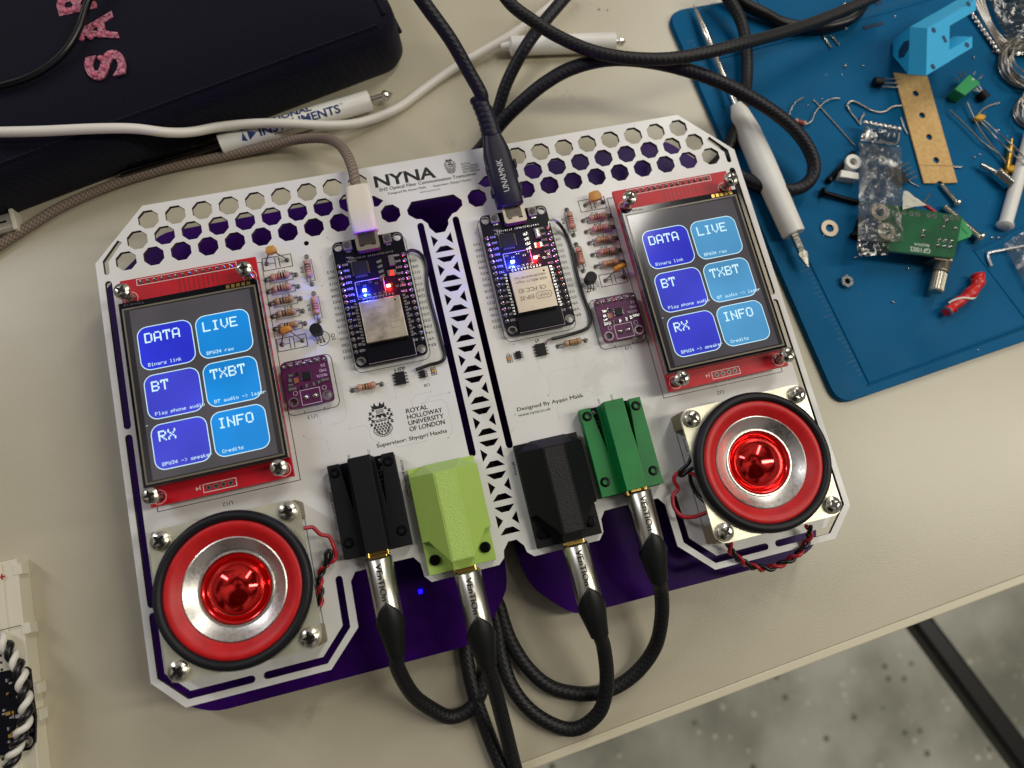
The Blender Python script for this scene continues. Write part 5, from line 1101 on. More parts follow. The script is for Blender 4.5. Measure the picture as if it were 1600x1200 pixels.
b = MB(); fc = (F[0] + F[1] + F[2] + F[3] + F[4] + F[5]) / 6; fn = ((F[5] - F[0]).cross(F[2] - F[0])).normalized(); fn = fn if fn.x < 0 else -fn; fn = (F[1] - F[0]).cross(F[4] - F[0]).normalized(); fn = fn if fn.x < 0 else -fn; fn2 = (F[2] - F[1]).cross(F[4] - F[1]).normalized(); fn2 = fn2 if fn2.x < 0 else -fn2; fn = fn2
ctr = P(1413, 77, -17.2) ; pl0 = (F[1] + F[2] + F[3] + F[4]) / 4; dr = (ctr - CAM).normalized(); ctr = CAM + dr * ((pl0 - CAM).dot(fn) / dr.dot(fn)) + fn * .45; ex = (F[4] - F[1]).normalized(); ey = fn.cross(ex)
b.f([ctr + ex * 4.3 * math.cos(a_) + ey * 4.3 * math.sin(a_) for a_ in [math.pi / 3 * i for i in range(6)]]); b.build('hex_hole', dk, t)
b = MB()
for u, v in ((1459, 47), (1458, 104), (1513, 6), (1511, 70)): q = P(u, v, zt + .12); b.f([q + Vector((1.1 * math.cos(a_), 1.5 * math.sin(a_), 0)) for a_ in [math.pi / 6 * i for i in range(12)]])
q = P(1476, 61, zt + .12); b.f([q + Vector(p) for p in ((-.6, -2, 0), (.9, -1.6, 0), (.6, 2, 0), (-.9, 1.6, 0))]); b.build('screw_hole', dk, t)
# paper tape strip
def quad(l, z): return [tuple(P(u, v, z)[:2]) for u, v in l]
b = MB(); zt = Mz + 1.2
hl = []
for u, v in ((1431, 146), (1441, 180), (1452, 214), (1463, 250)): q = P(u, v, zt); hl.append(ngon(q.x, q.y, 1.65, 16))
b.sheet(quad([(1397, 113), (1423, 117), (1449, 119), (1496, 285), (1474, 286), (1471, 283), (1466, 283), (1463, 286), (1444, 286)], zt), hl, zt - .6, zt, 0)
q1, q2 = P(1436, 258, zt + .06), P(1491, 259, zt + .06); b.line([q1[:2], q2[:2]], .3, zt + .06, 1)
tag(b.build('carrier_tape', [M['kraft'], mat('tape_crease', (140, 104, 60), .7)], None), 'brown card carrier strip with a row of round sprocket holes', 'carrier strip')
# transistors
def to92(u, v, ang, label, leads):
    q = P(u, v, Mz + 2.4); t = thing('transistor', q, label, 'transistor', 'loose transistors'); b = MB(); b.M = Matrix.Translation(q) @ Matrix.Rotation(ang, 4, 'Z') @ Matrix.Rotation(math.pi / 2, 4, 'Y')
    pr_ = [(2.3 * math.cos(x), 2.3 * math.sin(x)) for x in [math.radians(g) for g in range(-50, 231, 14)]]; b.prism(pr_, -4.6, 0, 0); b.build('case', M['chip'], t, bevel=.3)
    for l_ in leads: b = MB(); b.tube([P(*p) for p in l_], .32, 8); b.build('lead', M['tin'], t, smooth=60)
dq = P(1402, 130, Mz) - P(1378, 128, Mz)
to92(1379, 129, math.atan2(dq.y, dq.x), 'black transistor with three straight leads tucked under the brown card strip', [[(1378, 123, Mz + 1.8), (1404, 123, Mz + 1.4)], [(1378, 129, Mz + 1.8), (1406, 130, Mz + 1.4)], [(1378, 135, Mz + 1.8), (1407, 137, Mz + 1.4)]])
dq = P(1520, 132, Mz) - P(1532, 145, Mz)
to92(1531, 144, math.atan2(dq.y, dq.x), 'small black transistor lying right against the green terminal block', [[(1531, 142, Mz + 1.8), (1521, 141, Mz + 1.4)], [(1531, 144, Mz + 1.8), (1524, 137, Mz + 1.4)], [(1534, 142, Mz + 1.8), (1529, 133, Mz + 1.4)]])
# loose resistor
t = thing('resistor', P(1250, 191, Mz), 'loose pink resistor with two long curled leads on the mat', 'resistor')
a, c = P(1241, 188, Mz + 1.5), P(1260, 194, Mz + 1.5); L = (c - a).length
b = MB(); along(b, a, c, [(0, 0), (1.0, .3), (1.3, 1), (1.05, 1.6), (1.05, L - 1.6), (1.3, L - 1), (1.0, L - .3), (0, L)], 16, mis=[0, 0, 0, 1, 0, 0, 0]); b.build('resistor_body', [M['res_pink'], M['band_red']], t, smooth=50)
for l_ in ([(1255, 152, Mz + 1), (1243, 160, Mz + 1.4), (1235, 174, Mz + 1.6), (1233, 185, Mz + 1.5), (1241, 188, Mz + 1.5)], [(1260, 194, Mz + 1.5), (1268, 189, Mz + 1.6), (1275, 174, Mz + 1.8), (1288, 160, Mz + 1.6), (1300, 154, Mz + 1.3), (1312, 154, Mz + .8)]):
    b = MB(); b.tube([P(*p) for p in l_], .34, 8); b.build('lead', M['tin'], t, smooth=60)
G = 'clipped wire ends on the mat'
wire_obj('wire_offcut', [(1271, 156, Mz + .5), (1300, 188, Mz + .5), (1336, 228, Mz + .5)], .34, M['tin'], 'straight bare wire end crossing the resistor lead', 'wire end', G)
wire_obj('wire_offcut', [(1326, 172, Mz + .6), (1324, 163, Mz + 1), (1332, 158, Mz + 1), (1348, 165, Mz + .8), (1362, 173, Mz + .6), (1380, 175, Mz + .6), (1394, 167, Mz + .9), (1408, 165, Mz + .9)], .5, M['tin'], 'wavy bare wire end reaching the brown card strip', 'wire end', G)
wire_obj('wire_offcut', [(1324, 166, Mz + 1.2), (1328, 174, Mz + .6), (1336, 184, Mz + .6), (1344, 194, Mz + .6), (1345, 186, Mz + .8), (1350, 179, Mz + .8)], .45, M['tin'], 'kinked bare wire end just above the plastic bag', 'wire end', G)
wire_obj('wire_offcut', [(1286, 55, Mz + .6), (1291, 64, Mz + .6), (1299, 75, Mz + .6)], .5, M['steel'], 'short bare pin, left one of a parallel pair near the glossy cable', 'wire end', G)
wire_obj('wire_offcut', [(1298, 56, Mz + .6), (1304, 62, Mz + .6), (1311, 70, Mz + .6)], .5, M['steel'], 'short bare pin, right one of a parallel pair near the glossy cable', 'wire end', G)
wire_obj('wire_offcut', [(1408, 184, Mz + .5), (1412, 197, Mz + .5), (1418, 210, Mz + .6)], .32, M['tin'], 'thin bare wire end beside the left edge of the card strip', 'wire end', G)
wire_obj('wire_offcut', [(1484, 259, Mz + .6), (1493, 261, Mz + .6), (1502, 261, Mz + .6)], .45, M['tin'], 'stubby bare wire end sticking out right of the card strip', 'wire end', G)
wire_obj('wire_offcut', [(1522, 186, Mz + .5), (1540, 168, Mz + .6), (1562, 160, Mz + .6)], .32, M['tin'], 'thin bare wire end between the green terminal and the coils', 'wire end', G)
wire_obj('wire_offcut', [(1404, 268, Mz + .4), (1420, 283, Mz + .4), (1436, 292, Mz + .4)], .3, M['tin'], 'hair-thin wire end running from the pin header towards the card strip', 'wire end', G)
wire_obj('wire_offcut', [(1463, 70, Mz + .4), (1470, 76, Mz + .4), (1478, 74, Mz + .4)], .3, M['tin'], 'tiny bent wire end inside the fork of the blue bracket', 'wire end', G)
# coils of solder
def coil(u, v, r, n, label):
    q = P(u, v, Mz); rnd = random.Random(n); b = MB(); pts = []
    for k_ in range(n * 26):
        a_ = 2 * math.pi * k_ / 26; rr = r * (1 + .10 * math.sin(k_ / 26 * 2.3) + .05 * math.sin(k_ / 26 * 5.1)); ox, oy = 2.2 * math.sin(k_ / 26 * 1.7), 2.2 * math.cos(k_ / 26 * 1.3)
        pts.append((q.x + ox + rr * math.cos(a_), q.y + oy + rr * .92 * math.sin(a_), Mz + .6 + 2.6 + 2.4 * math.sin(k_ / 26 * 3.1 + a_ * .02) ))
    b.tube(pts, .45, 6, smooth=False); tag(b.build('solder_coil', M['tin'], None, smooth=60), label, 'solder coil', 'coils of solder wire')
coil(1598, 108, 12.6, 15, 'large coil of solder wire below the silvery bag in the corner'); coil(1612, 180, 9.4, 9, 'small coil of solder wire below the large coil')
# plastic bags
def bag_mat(name, al, c=(222, 224, 226)):
    m = mat(name, c, .16, spec=.9, alpha=al, bump=(95, 1.0, 3.0), coat=.6); n = m.node_tree.nodes; l = m.node_tree.links; b = n['Principled BSDF']; t = n.new('ShaderNodeTexCoord')
    x = n.new('ShaderNodeTexNoise'); x.inputs['Scale'].default_value = 70; x.inputs['Detail'].default_value = 6; x.inputs['Distortion'].default_value = 1.5; l.new(t.outputs['Object'], x.inputs[0])
    r = n.new('ShaderNodeMapRange'); r.inputs[1].default_value = .53; r.inputs[2].default_value = .66; r.inputs[3].default_value = al * .8; r.inputs[4].default_value = min(1, al * 2.6); l.new(x.outputs[0], r.inputs[0]); l.new(r.outputs[0], b.inputs['Alpha'])
    mx = n.new('ShaderNodeMix'); mx.data_type = 'RGBA'; g_ = n.new('ShaderNodeMapRange'); g_.inputs[1].default_value = .53; g_.inputs[2].default_value = .68; l.new(x.outputs[0], g_.inputs[0]); l.new(g_.outputs[0], mx.inputs[0])
    mx.inputs[6].default_value = (*s2l(tuple(int(v * .5) for v in c)), 1); mx.inputs[7].default_value = (*s2l(tuple(min(255, int(v * 1.12)) for v in c)), 1); l.new(mx.outputs[2], b.inputs['Base Color'])
    return m
M['bag'] = bag_mat('clear_film', .38, (206, 206, 204)); M['bag_silver'] = bag_mat('antistatic_film', .8, (150, 150, 146)); M['bag_silver'].node_tree.nodes['Principled BSDF'].inputs['Metallic'].default_value = .7
def film(b, c4, nx, ny, h, seed, z0, z1=0, mi=0):
    rnd = random.Random(seed); g = [[None] * (ny + 1) for _ in range(nx + 1)]
    for i in range(nx + 1):
        for j in range(ny + 1):
            s_, t_ = i / nx, j / ny; u = (1 - s_) * ((1 - t_) * c4[0][0] + t_ * c4[3][0]) + s_ * ((1 - t_) * c4[1][0] + t_ * c4[2][0]); v = (1 - s_) * ((1 - t_) * c4[0][1] + t_ * c4[3][1]) + s_ * ((1 - t_) * c4[1][1] + t_ * c4[2][1])
            zq = z0 if not isinstance(z0, tuple) else z0[0] + (z0[1] - z0[0]) * t_ ** 1.5; q = P(u, v, zq); edge = min(s_, 1 - s_, t_, 1 - t_) * 5; edge = min(1, edge)
            z = zq + z1 * edge + h * edge * rnd.random() + h * .15 * rnd.random(); g[i][j] = b.bm.verts.new((q.x + rnd.uniform(-.35, .35), q.y + rnd.uniform(-.35, .35), z))
    for i in range(nx):
        for j in range(ny): b.bm.faces.new((g[i][j], g[i + 1][j], g[i + 1][j + 1], g[i][j + 1])).material_index = mi
def seal(b, p, q, n, r, z, mi):
    for i in range(n):
        f1 = i / (n - 1); w = P(p[0] + (q[0] - p[0]) * f1, p[1] + (q[1] - p[1]) * f1, z); b.lathe([(0, -.5), (r, 0), (r * .7, .6), (0, .9)], w.x, w.y, z, 8, mi)
t = thing('plastic_bag', P(1375, 300, Mz), 'small crumpled clear zip bag holding two washers, lying over the green amplifier', 'plastic bag', 'clear plastic bags')
zb_ = Mz + 5.5
b = MB(); film(b, [(1342, 222), (1408, 232), (1411, 378), (1340, 376)], 16, 30, 2.6, 3, (zb_, Mz + 12), 1.2); film(b, [(1343, 222), (1407, 232), (1409, 378), (1341, 376)], 10, 18, 1.0, 4, (zb_ - 3.5, Mz + 11.3), 0); b.build('film', M['bag'], t, smooth=25)
b = MB(); film(b, [(1352, 196), (1407, 205), (1403, 230), (1344, 219)], 10, 5, 1.0, 5, zb_ + .5); b.build('zip_strip', M['bag_silver'], t, smooth=20); b = MB(); film(b, [(1339, 376), (1390, 377), (1388, 399), (1340, 400)], 10, 5, 1.0, 6, Mz + 11.5); b.build('zip_strip', M['bag_silver'], t, smooth=20)
b = MB(); seal(b, (1353, 191), (1405, 201), 8, 1.4, zb_ + 1, 0); b.tube([P(1362, 224, zb_ + 2.5), P(1372, 221, zb_ + 2.8), P(1400, 224, zb_ + 2.4), P(1405, 208, zb_ + 2)], .5, 6); b.build('zip_beads', M['solder'], t, smooth=40)
for u, v, l_ in ((1374, 332, 'upper steel washer inside the clear zip bag'), (1384, 362, 'lower steel washer inside the clear zip bag')):
    q = P(u, v, Mz + 11.3); b = MB(); b.sheet(ngon(q.x, q.y, 4.2, 28), [ngon(q.x, q.y, 2.1, 20)], Mz + 11.1, Mz + 11.9); tag(b.build('washer', mat('grey_washer', (138, 130, 116), .5, metal=.6), None), l_, 'washer', 'washers')
t = thing('plastic_bag', P(1600, 40, Mz), 'large shiny antistatic bag sticking in at the top right corner above the solder coils', 'plastic bag', 'clear plastic bags')
b = MB(); film(b, [(1527, -40), (1680, -40), (1680, 70), (1583, 88)], 24, 20, 3.2, 11, Mz + 3, 2); b.build('film', M['bag_silver'], t, smooth=25)
b = MB(); seal(b, (1514, 14), (1560, 80), 11, 1.5, Mz + 1.5, 0); b.build('zip_beads', M['solder'], t, smooth=40)
G = 'silvery metal strips beside the bag'
for i in range(4): wire_obj('metal_strip', [(1520 + i * 4, -4 - i * 3, Mz + 2.5 + i * .4), (1542 + i * 3, 40, Mz + 3 + i * .4), (1567 + i * 5, 82 - i * 2, Mz + 2)], .6, M['tin'], 'long shiny metal strip by the silvery bag, ' + ('leftmost of four', 'second of four from the left', 'third of four from the left', 'rightmost of four')[i], 'metal strip', G)
t = thing('plastic_bag', P(1600, 400, Mz), 'clear bag poking in at the right edge over the white hex key', 'plastic bag', 'clear plastic bags')
b = MB(); film(b, [(1567, 382), (1640, 335), (1660, 470), (1612, 462)], 12, 12, 2.2, 17, Mz + 2, 1.5); b.build('film', bag_mat('clear_film', .4, (232, 234, 236)), t, smooth=25)
wire_obj('hex_key', [(1549, 416, Mz + .9), (1545, 406, Mz + .9), (1543.5, 397, Mz + .9), (1547, 394.5, Mz + .9), (1562, 391.5, Mz + 1), (1590, 386, Mz + 1.2), (1620, 380, Mz + 1.2)], .75, mat('bright_steel', (225, 225, 225), .25, metal=.7), 'small bright hex key bent at a right angle', 'hex key')
# header, terminal block, screws around the bag
t = thing('pin_header', P(1402, 268, Mz), 'black pin header showing four silver pins, right of the clear bag', 'pin header')
b = MB(); h4 = quad([(1394, 262), (1404, 256), (1420, 282), (1410, 288)], Mz + 3); b.prism(h4, Mz + .1, Mz + 3); b.build('housing', M['chip'], t)
for i in range(4): b = MB(); u, v = 1405 + i * 4.3, 261 + i * 7.0; b.tube([P(u, v, Mz + 1.8), P(u + 15, v - 7.5, Mz + 2.2)], .42, 6); b.build('pin', M['solder'], t, smooth=40)
t = thing('cable_clamp', P(1328, 262, Mz), 'white block with a round hole, half under the clear bag', 'clamp')
b = MB(); b.prism(quad([(1315, 265), (1342, 270), (1342, 280), (1313, 276)], Mz + 5), Mz, Mz + 5); q = P(1330, 256, Mz + 2); b.sheet(ngon(q.x, q.y, 3.8, 20), [ngon(q.x, q.y, 1.9, 16)], Mz + .3, Mz + 4.2); b.build('clamp_body', M['white_plastic'], t, bevel=.3)
def screw_obj(a, c, r, hr, m, label, cat='screw', name='machine_screw', group='screws scattered on the mat'):
    a, c = P(*a), P(*c); L = (c - a).length; t = thing(name, a, label, cat, group); b = MB(); prof = [(0, 0), (r * .8, 0)]
    z = .3
    while z < L - 1.0: prof += [(r, z), (r * .84, z + .35)]; z += .7
    prof += [(r, L)]; b.rod(a, c, prof, 14); b.build('shank', m, t, smooth=60)
    b = MB(); b.rod(c, c + (c - a).normalized() * 1.6, [(0, 0), (hr, 0), (hr, .9), (hr * .8, 1.5), (0, 1.6)], 20); b.build('head', m, t, smooth=50)
screw_obj((1334, 238, Mz + 1.5), (1296, 281, Mz + 1.5), 1.3, 1.7, M['black_steel'], 'black screw pointing up to the right, left of the clear bag')
screw_obj((1342, 317, Mz + 1.5), (1287, 301, Mz + 2), 1.25, 2.4, M['black_steel'], 'black screw lying nearly level below the white clamp')
screw_obj((1345, 340, Mz + 1.5), (1336, 368, Mz + 1.8), 1.3, 2.4, M['black_steel'], 'black screw mostly hidden along the left side of the clear bag')
screw_obj((1470, 288, Mz + 1.2), (1494, 316, Mz + 1.6), 1.15, 2.2, M['steel'], 'slim steel screw just under the brown card strip')
screw_obj((1474, 322, Mz + 2.0), (1529, 370, Mz + 2.6), 1.7, 3.2, M['steel'], 'steel rivet with a wide head poking out behind the green terminal')
# amplifier board with knob
t = thing('amplifier_board', P(1445, 365, Mz), 'green amplifier board printed GF1002 with a knurled volume shaft, component side down', 'circuit board')
zg = Mz + 11; gq = quad([(1380, 318), (1504, 338), (1491, 403), (1376, 390)], zg); b = MB(); b.prism(gq, zg - 1.5, zg, 0, 1)
def onpcb(u, v): q = P(u, v, zg + .06); return q
dx_ = (P(1491, 403, zg) - P(1376, 390, zg)); ang = math.atan2(dx_.y, dx_.x)
q = onpcb(1453, 396.5); b.text('GF1002', 0, 0, 0, 2.3, w=9.6, mi=2, T=Matrix.Translation(onpcb(1454, 389)) @ Matrix.Rotation(ang + math.pi, 4, 'Z')); b.text('86270/4', 0, 0, 0, 1.3, w=7, mi=2, T=Matrix.Translation(onpcb(1452, 382)) @ Matrix.Rotation(ang + math.pi, 4, 'Z'))
pads = [(1412, 332), (1424, 334), (1434, 335), (1451, 337), (1460, 338), (1477, 339), (1487, 340), (1496, 341)]
for u, v in pads: q = P(u, v, zg); b.lathe([(.55, .04), (1.15, .04), (1.15, .08), (.55, .08)], q.x, q.y, zg, 14, 3)
amp_ = b.build('board', [M['green_pcb'], mat('pale_board_edge', (128, 176, 140), .5), M['white_ink'], M['solder']], t)
b = MB()
for u, v in ((1442, 361), (1441, 369), (1473, 355), (1492, 357), (1467, 375), (1476, 376), (1486, 377), (1465, 384), (1475, 385), (1484, 386), (1478, 345)): q = P(u, v, zg); b.lathe([(0, 0), (1.0, 0), (.8, .4), (.3, 1.2), (0, 1.3)], q.x, q.y, zg, 12)
b.build('solder_joints', M['solder'], t, smooth=50)
zc = zg - 5.5; a, c = P(1474, 404, zc), P(1462, 456, zc - .6); d = (c - a).normalized(); L = (c - a).length
b = MB(); prof = [(0, -4)]; z = -4
while z < 6.6: prof += [(3.45, z), (3.3, z + .2)]; z += .4
prof += [(3.3, 7), (0, 7)]; b.rod(a, c, prof, 28); b.build('bushing', mat('threaded_metal', (168, 162, 148), .4, metal=.9), t, smooth=30)
b = MB(); rr = []
for zz, s_ in ((6.6, .8), (7.4, .82), (8, 1), (L - .6, 1), (L, .9)):
    rr.append([(3.0 * s_ * (1 + (.035 if i % 2 else -.035)) * math.cos(2 * math.pi * i / 36), 3.0 * s_ * (1 + (.035 if i % 2 else -.035)) * math.sin(2 * math.pi * i / 36), zz) for i in range(36)])
qm = (c - a).to_track_quat('Z', 'Y').to_matrix().to_4x4(); qm.translation = a; b.M = qm; b.loft(rr); b.build('volume_shaft', mat('knurled_metal', (200, 194, 176), .36, metal=.9), t)
b = MB(); b.prism(quad([(1462, 386), (1492, 390), (1489, 408), (1460, 404)], Mz + 9), Mz + .3, Mz + 9); b.build('potentiometer_body', M['can'], t, bevel=.4)
b = MB(); b.prism(quad([(1503, 340), (1520, 364), (1516, 370), (1494, 378)], Mz + 8), Mz + .2, Mz + 8); b.prism(quad([(1507, 350), (1515, 363), (1512, 366), (1503, 356)], Mz + 8.3), Mz + 8, Mz + 8.3); b.build('terminal', M['terminal_green'], t, bevel=.4)
tag((lambda bb: (film(bb, [(1411, 297), (1418, 300), (1447, 320), (1410, 328)], 4, 5, .6, 23, Mz + 12.2), bb.build('foam_scrap', mat('white_foam', (206, 202, 188), .8), None))[1])(MB()), 'torn off-white scrap between the clear bag and the green amplifier', 'scrap')
wire_obj('insulated_wire', [(1440, 318, Mz + 3), (1450, 324, Mz + 5), (1462, 333, Mz + 6)], .9, M['wire_red'], 'stub of red wire at the top edge of the green amplifier', 'wire')
wire_obj('wire_offcut', [(1453, 303, Mz + 4), (1447, 312, Mz + 6), (1442, 320, Mz + 7)], .4, M['tin'], 'fine bare wire end above the green amplifier', 'wire end', G)
# screw terminal
t = thing('terminal_block', P(1512, 134, Mz), 'green two-way screw terminal lying on its side with bare pins', 'terminal block')
zt = Mz + 7; b = MB(); b.prism(quad([(1492, 139), (1515, 116), (1532, 129), (1508, 149)], zt), Mz + .2, zt); q = P(1520, 124, zt); b.lathe([(0, .3), (.5, .3), (.6, 0)], q.x, q.y, zt, 12, 1); b.build('housing', [M['terminal_green'], M['white_plastic']], t, bevel=.4)
for p0, p1 in (((1504, 123), (1497, 112)), ((1509, 120), (1504, 111)), ((1497, 126), (1495, 120)), ((1520, 118), (1524, 112)), ((1529, 124), (1534, 119))): b = MB(); b.tube([P(*p0, Mz + 4), P(*p1, Mz + 4.4)], .4, 6); b.build('pin', M['solder'], t, smooth=40)
# yellow capacitors with long leads
for (u, v), ls, lab in (((1531, 184), [[(1534, 185), (1556, 205), (1580, 225), (1612, 256)], [(1530, 188), (1554, 213), (1578, 236), (1606, 262)]], 'yellow ceramic capacitor whose leads run down over the white plastic rivet'),
                        ((1581, 264), [[(1578, 260), (1560, 240), (1535, 222), (1510, 197), (1484, 172)], [(1576, 262), (1563, 243), (1545, 222), (1530, 200), (1520, 180), (1511, 160)]], 'yellow ceramic capacitor whose leads run up towards the green terminal block')):
    t = thing('ceramic_capacitor', P(u, v, Mz), lab, 'capacitor', 'loose yellow capacitors'); q = P(u, v, Mz + 2.6)
    b = MB(); b.loft([[(q.x + 2.6 * s_ * math.cos(a_) * (1 + .2 * math.cos(2 * a_)), q.y + 1.9 * s_ * math.sin(a_), z) for a_ in [2 * math.pi * i / 14 for i in range(14)]] for s_, z in ((.5, Mz + .8), (.95, Mz + 1.3), (1, Mz + 2.4), (.9, Mz + 3.3), (.45, Mz + 3.8))]); b.build('capacitor_body', M['yellow_part'], t, smooth=50)
    for l_ in ls: b = MB(); b.tube([P(x, y, Mz + (6.8 if x > 1560 and v < 200 else 2.0)) for x, y in l_], .36, 8); b.build('lead', M['tin'], t, smooth=60)
t = thing('brass_probe', P(1576, 245, Mz), 'small brass spring pin under the yellow capacitor leads', 'brass pin')
a, c = P(1572, 272, Mz + 1.6), P(1581, 216, Mz + 1.6); L = (c - a).length; b = MB(); along(b, a, c, [(0, 0), (.8, .5), (.9, 2), (1.6, 2.4), (1.7, L - 4.5), (1.0, L - 4), (.7, L - .5), (0, L)], 20); b.build('pin_barrel', M['brass'], t, smooth=40)
t = thing('hex_standoff', P(1568, 278, Mz), 'silver hexagonal standoff with a threaded stud', 'standoff')
a, c = P(1555, 269, Mz + 3), P(1578, 289, Mz + 3); L = (c - a).length; qm = (c - a).to_track_quat('Z', 'Y').to_matrix().to_4x4(); qm.translation = a
b = MB(); b.M = qm; b.prism(ngon(0, 0, 3.1, 6, .5), 0, L); b.build('hex_body', M['solder'], t, bevel=.25); b = MB(); c2 = P(1532, 257, Mz + 3); b.cyl(a, c2, 1.2, 16); b.build('stud', M['solder'], t, smooth=40)
t = thing('plastic_rivet', P(1590, 270, Mz), 'white plastic push rivet with a round flat head', 'rivet')
a, c = P(1612, 205, Mz + 4), P(1571, 350, Mz + 3.2); L = (c - a).length
b = MB(); along(b, a, c, [(0, 0), (3.0, 0), (3.0, L)], 28); b.build('shank', M['white_plastic'], t, smooth=40)
b = MB(); along(b, c, c + (c - a).normalized() * 2.2, [(0, -.2), (3.6, 0), (3.9, .8), (3.2, 1.7), (1.6, 2.2), (0, 2.3)], 32); b.build('head', M['white_plastic'], t, smooth=50)
q = P(1296, 357, Mz + .6); b = MB(); b.sheet(ngon(q.x, q.y, 4.1, 32), [ngon(q.x, q.y, 2.0, 24)], Mz, Mz + 1.0); tag(b.build('washer', mat('dull_steel', (206, 190, 170), .38, metal=.85), None, bevel=.2), 'plain steel washer alone on the mat beside the screwdriver tip', 'washer', 'washers')
q = P(1323, 440, Mz + 1.4); b = MB(); b.sheet(ngon(q.x, q.y, 3.0, 6, .3), [ngon(q.x, q.y, 1.35, 18)], Mz, Mz + 2.2); tag(b.build('hex_nut', M['solder'], None, bevel=.35), 'small steel hex nut alone on the open part of the mat', 'nut')
t = thing('heat_shrink', P(1505, 460, Mz), 'twisted red heat-shrink sleeve wound with a white strand', 'heat-shrink')
hp = [(1478, 488, Mz + 3.4), (1488, 480, Mz + 3.2), (1500, 470, Mz + 3), (1513, 462, Mz + 3), (1524, 450, Mz + 3.2), (1529, 438, Mz + 3.2), (1527, 430, Mz + 2.8)]
b = MB(); b.tube(PP(hp), lambda s_: 2.0 + .9 * s_ + .35 * math.sin(s_ * 26), 14); b.build('sleeve', M['shrink'], t, smooth=60)
rw, bw = MB(), MB(); twisted(rw, bw, PP(hp)[1:], .5, 2.5, 26); rw.build('white_strand', M['white_plastic'], t, smooth=60); bw.build('red_strand', M['shrink'], t, smooth=60)
b = MB(); a, c = P(1476, 490, Mz + 3.5), P(1482, 485, Mz + 3.4); along(b, c, a, [(2.1, 0), (2.6, 1.6), (2.1, 1.7), (1.5, .4), (0, .4)], 20); b.build('ferrule', M['solder'], t, smooth=40)
# crumbs of solder
rnd = random.Random(5); b = MB()
for i in range(70):
    u, v = rnd.uniform(1120, 1598), rnd.uniform(20, 560)
    if v > 80 + (u - 1100) * 2.1 or v > 632 - (u - 1309) * .35: continue
    q = P(u, v, Mz); r = rnd.choice((.15, .2, .25, .4, .6)); b.lathe([(0, 0), (r, r * .4), (r * .7, r * 1.2), (0, r * 1.5)], q.x, q.y, Mz, 7)
for u, v, r in ((1318, 8, 1.1), (1320, 46, .8), (1320, 104, .9), (1348, 104, .6), (1522, 246, .6), (1530, 242, .6), (1549, 372, .7), (1559, 372, .7), (1262, 166, .5), (1394, 472, .7), (1171, 152, .7), (1068, 103, .8), (936, 15, .5), (949, 16, .4)):
    q = P(u, v, Mz if u > 1060 else TZ); b.lathe([(0, 0), (r, r * .4), (r * .7, r * 1.2), (0, r * 1.4)], q.x, q.y, Mz if u > 1060 else TZ, 8)
tag(b.build('solder_crumbs', M['solder'], None, smooth=60), 'tiny bright crumbs of solder sprinkled over the blue mat', 'solder crumbs', kind='stuff')
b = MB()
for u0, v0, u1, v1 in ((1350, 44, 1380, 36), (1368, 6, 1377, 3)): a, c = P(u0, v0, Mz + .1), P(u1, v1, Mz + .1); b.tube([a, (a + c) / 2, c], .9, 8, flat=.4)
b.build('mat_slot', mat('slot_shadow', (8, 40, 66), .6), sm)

# ================================================================ LEFT EDGE: breadboard, controller, connector
t = thing('breadboard', P(10, 1000, TZ), 'off-white plug-in breadboard with notched edge tabs entering at the lower left', 'breadboard')
zt = TZ + 9; bb = mat('abs_offwhite', (222, 216, 196), .45)
a, c = P(24, 873, zt), P(58, 1200, zt); d = (c - a).normalized(); s_ = Vector((d.y, -d.x, 0)); s_ = s_ if s_.x < 0 else -s_
b = MB(); e = c + d * 40; rim = 5.2
b.prism([tuple(p[:2]) for p in (a, e, e + s_ * 60, a + s_ * 60)], TZ, zt - .8, 0); b.prism([tuple(p[:2]) for p in (a + s_ * rim + d * .5, e + s_ * rim, e + s_ * 60, a + s_ * 60 + d * .5)], zt - .8, zt, 0)
b.build('block', bb, t, bevel=.3)
for v0, v1, u in ((882, 899, 24), (974, 991, 37), (1069, 1086, 50), (1110, 1128, 53)):
    p0, p1 = P(u, v0, zt - 1), P(u + 2, v1, zt - 1); b = MB(); b.prism([tuple(p[:2]) for p in (p0 + s_ * 1.0, p1 + s_ * 1.0, p1 - s_ * 2.2, p0 - s_ * 2.2)], zt - 6, zt - .6); b.build('tab', bb, t, bevel=.2)
b = MB(); dk_ = 0
for i in range(18):
    for j in range(3):
        q = a + d * (28 + i * 2.54) + s_ * (8 + j * 2.54) + Vector((0, 0, .03)); b.f([q, q + d * .9, q + d * .9 + s_ * .9, q + s_ * .9])
for i in range(5): q = a + d * (17 + i * 2.6) + s_ * 8.2; b.text('12345'[i], q.x, q.y, zt + .04, 1.4, rot=80, w=1.0)
q = a + d * 24.5 + s_ * .3; b.prism([tuple(p[:2]) for p in (q, q + d * .25, q + d * .25 + s_ * 30, q + s_ * 30)], zt - .01, zt + .02)
b.build('contact_holes', M['ink'], t)
b = MB(); q = a + d * 7 + s_ * 6.5; b.text('+', q.x, q.y, zt + .05, 3, rot=0, w=2.2, bold=.03); b.build('plus_mark', M['wire_red'], t)
t = thing('microcontroller', P(20, 1110, zt), 'black controller board plugged into the breadboard at the lower left', 'circuit board')
zk = zt + 2.5; pp = [(-60, 1062), (40, 1042), (46, 1046), (50, 1085), (55, 1120), (54, 1160), (46, 1172), (-60, 1192)]; hq = P(43, 1159, zk)
b = MB(); b.sheet(quad(pp, zk), [ngon(hq.x, hq.y, 1.4, 16)], zk - 1.4, zk, 0); b.lathe([(1.4, .03), (1.9, .03)], hq.x, hq.y, zk, 18, 1)
rnd = random.Random(3)
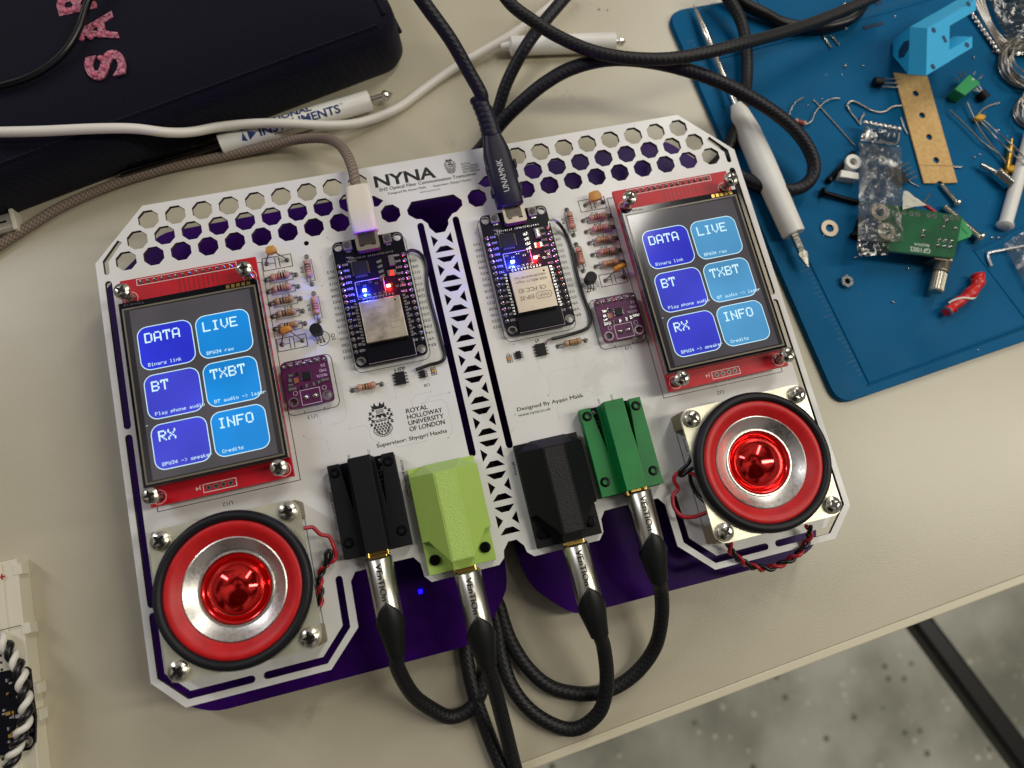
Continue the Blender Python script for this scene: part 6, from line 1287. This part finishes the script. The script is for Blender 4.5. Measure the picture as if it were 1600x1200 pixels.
for i in range(34):
    q = P(rnd.uniform(0, 44), rnd.uniform(1062, 1165), zk); w, h = rnd.choice(((.6, 1.1), (1.1, .6), (1.6, 1.2), (.8, .8))); b.box(q.x, q.y, zk, q.x + w, q.y + h, zk + .6, rnd.choice((1, 2, 2, 1, 3)))
b.build('board', [M['black_pcb'], M['solder'], M['chip'], M['gold']], t)
b = MB(); b.box(hq.x - 22, hq.y + 1, zt, hq.x - 19.6, hq.y + 22, zk - 1.42); b.build('pin_header', M['chip'], t)
rw, bw = MB(), MB(); wm, bm_ = M['white_cable'], M['wire_black']
tp = PP([(-30, 985, zt + 3), (0, 998, zt + 3), (12, 1012, zt + 3.4), (24, 1032, zt + 4.4), (33, 1055, zt + 6), (37, 1078, zt + 6.5), (41, 1102, zt + 6.5), (39, 1128, zt + 6.5), (32, 1148, zt + 6.3), (25, 1168, zt + 5.5), (18, 1192, zt + 4), (12, 1230, zt + 3)])
t = thing('twisted_wire', tp[4], 'black and white twisted pair of wires draped over the breadboard and controller', 'twisted wire')
twisted(rw, bw, tp, 1.25, 1.3, 8.2, 16); rw.build('white_wire', wm, t, smooth=60); bw.build('black_wire', bm_, t, smooth=60)
t = thing('metal_connector', P(5, 352, TZ), 'silver-white connector tip poking in at the left edge beside the pouch', 'connector')
a, c = P(-40, 365, TZ + 4), P(27, 346, TZ + 4); b = MB(); body(b, [(a, 8, 5), (c - (c - a).normalized() * 3, 8, 5), (c, 8.2, 5)], pw=5); b.build('connector_shell', mat('brushed_light', (214, 208, 196), .3, metal=.6), t, bevel=.3, smooth=40)
b = MB(); d = (c - a).normalized(); s_ = Vector((-d.y, d.x, 0)); q = c - d * 3; b.prism([tuple(p[:2]) for p in (q - d * 22 + s_ * .4, q + s_ * .4, q - s_ * .5, q - d * 22 - s_ * .5)], TZ + 6.4, TZ + 6.6); b.build('slot_line', M['slot_dark'], t)
b = MB(); b.prism([tuple(p[:2]) for p in (c - d * 1.2 + s_ * 4.8, c + d * .6 + s_ * 4.8, c + d * .6 - s_ * 4.8, c - d * 1.2 - s_ * 4.8)], TZ + .4, TZ + 7); b.build('collar', mat('pale_collar', (220, 212, 196), .35), t, bevel=.3)
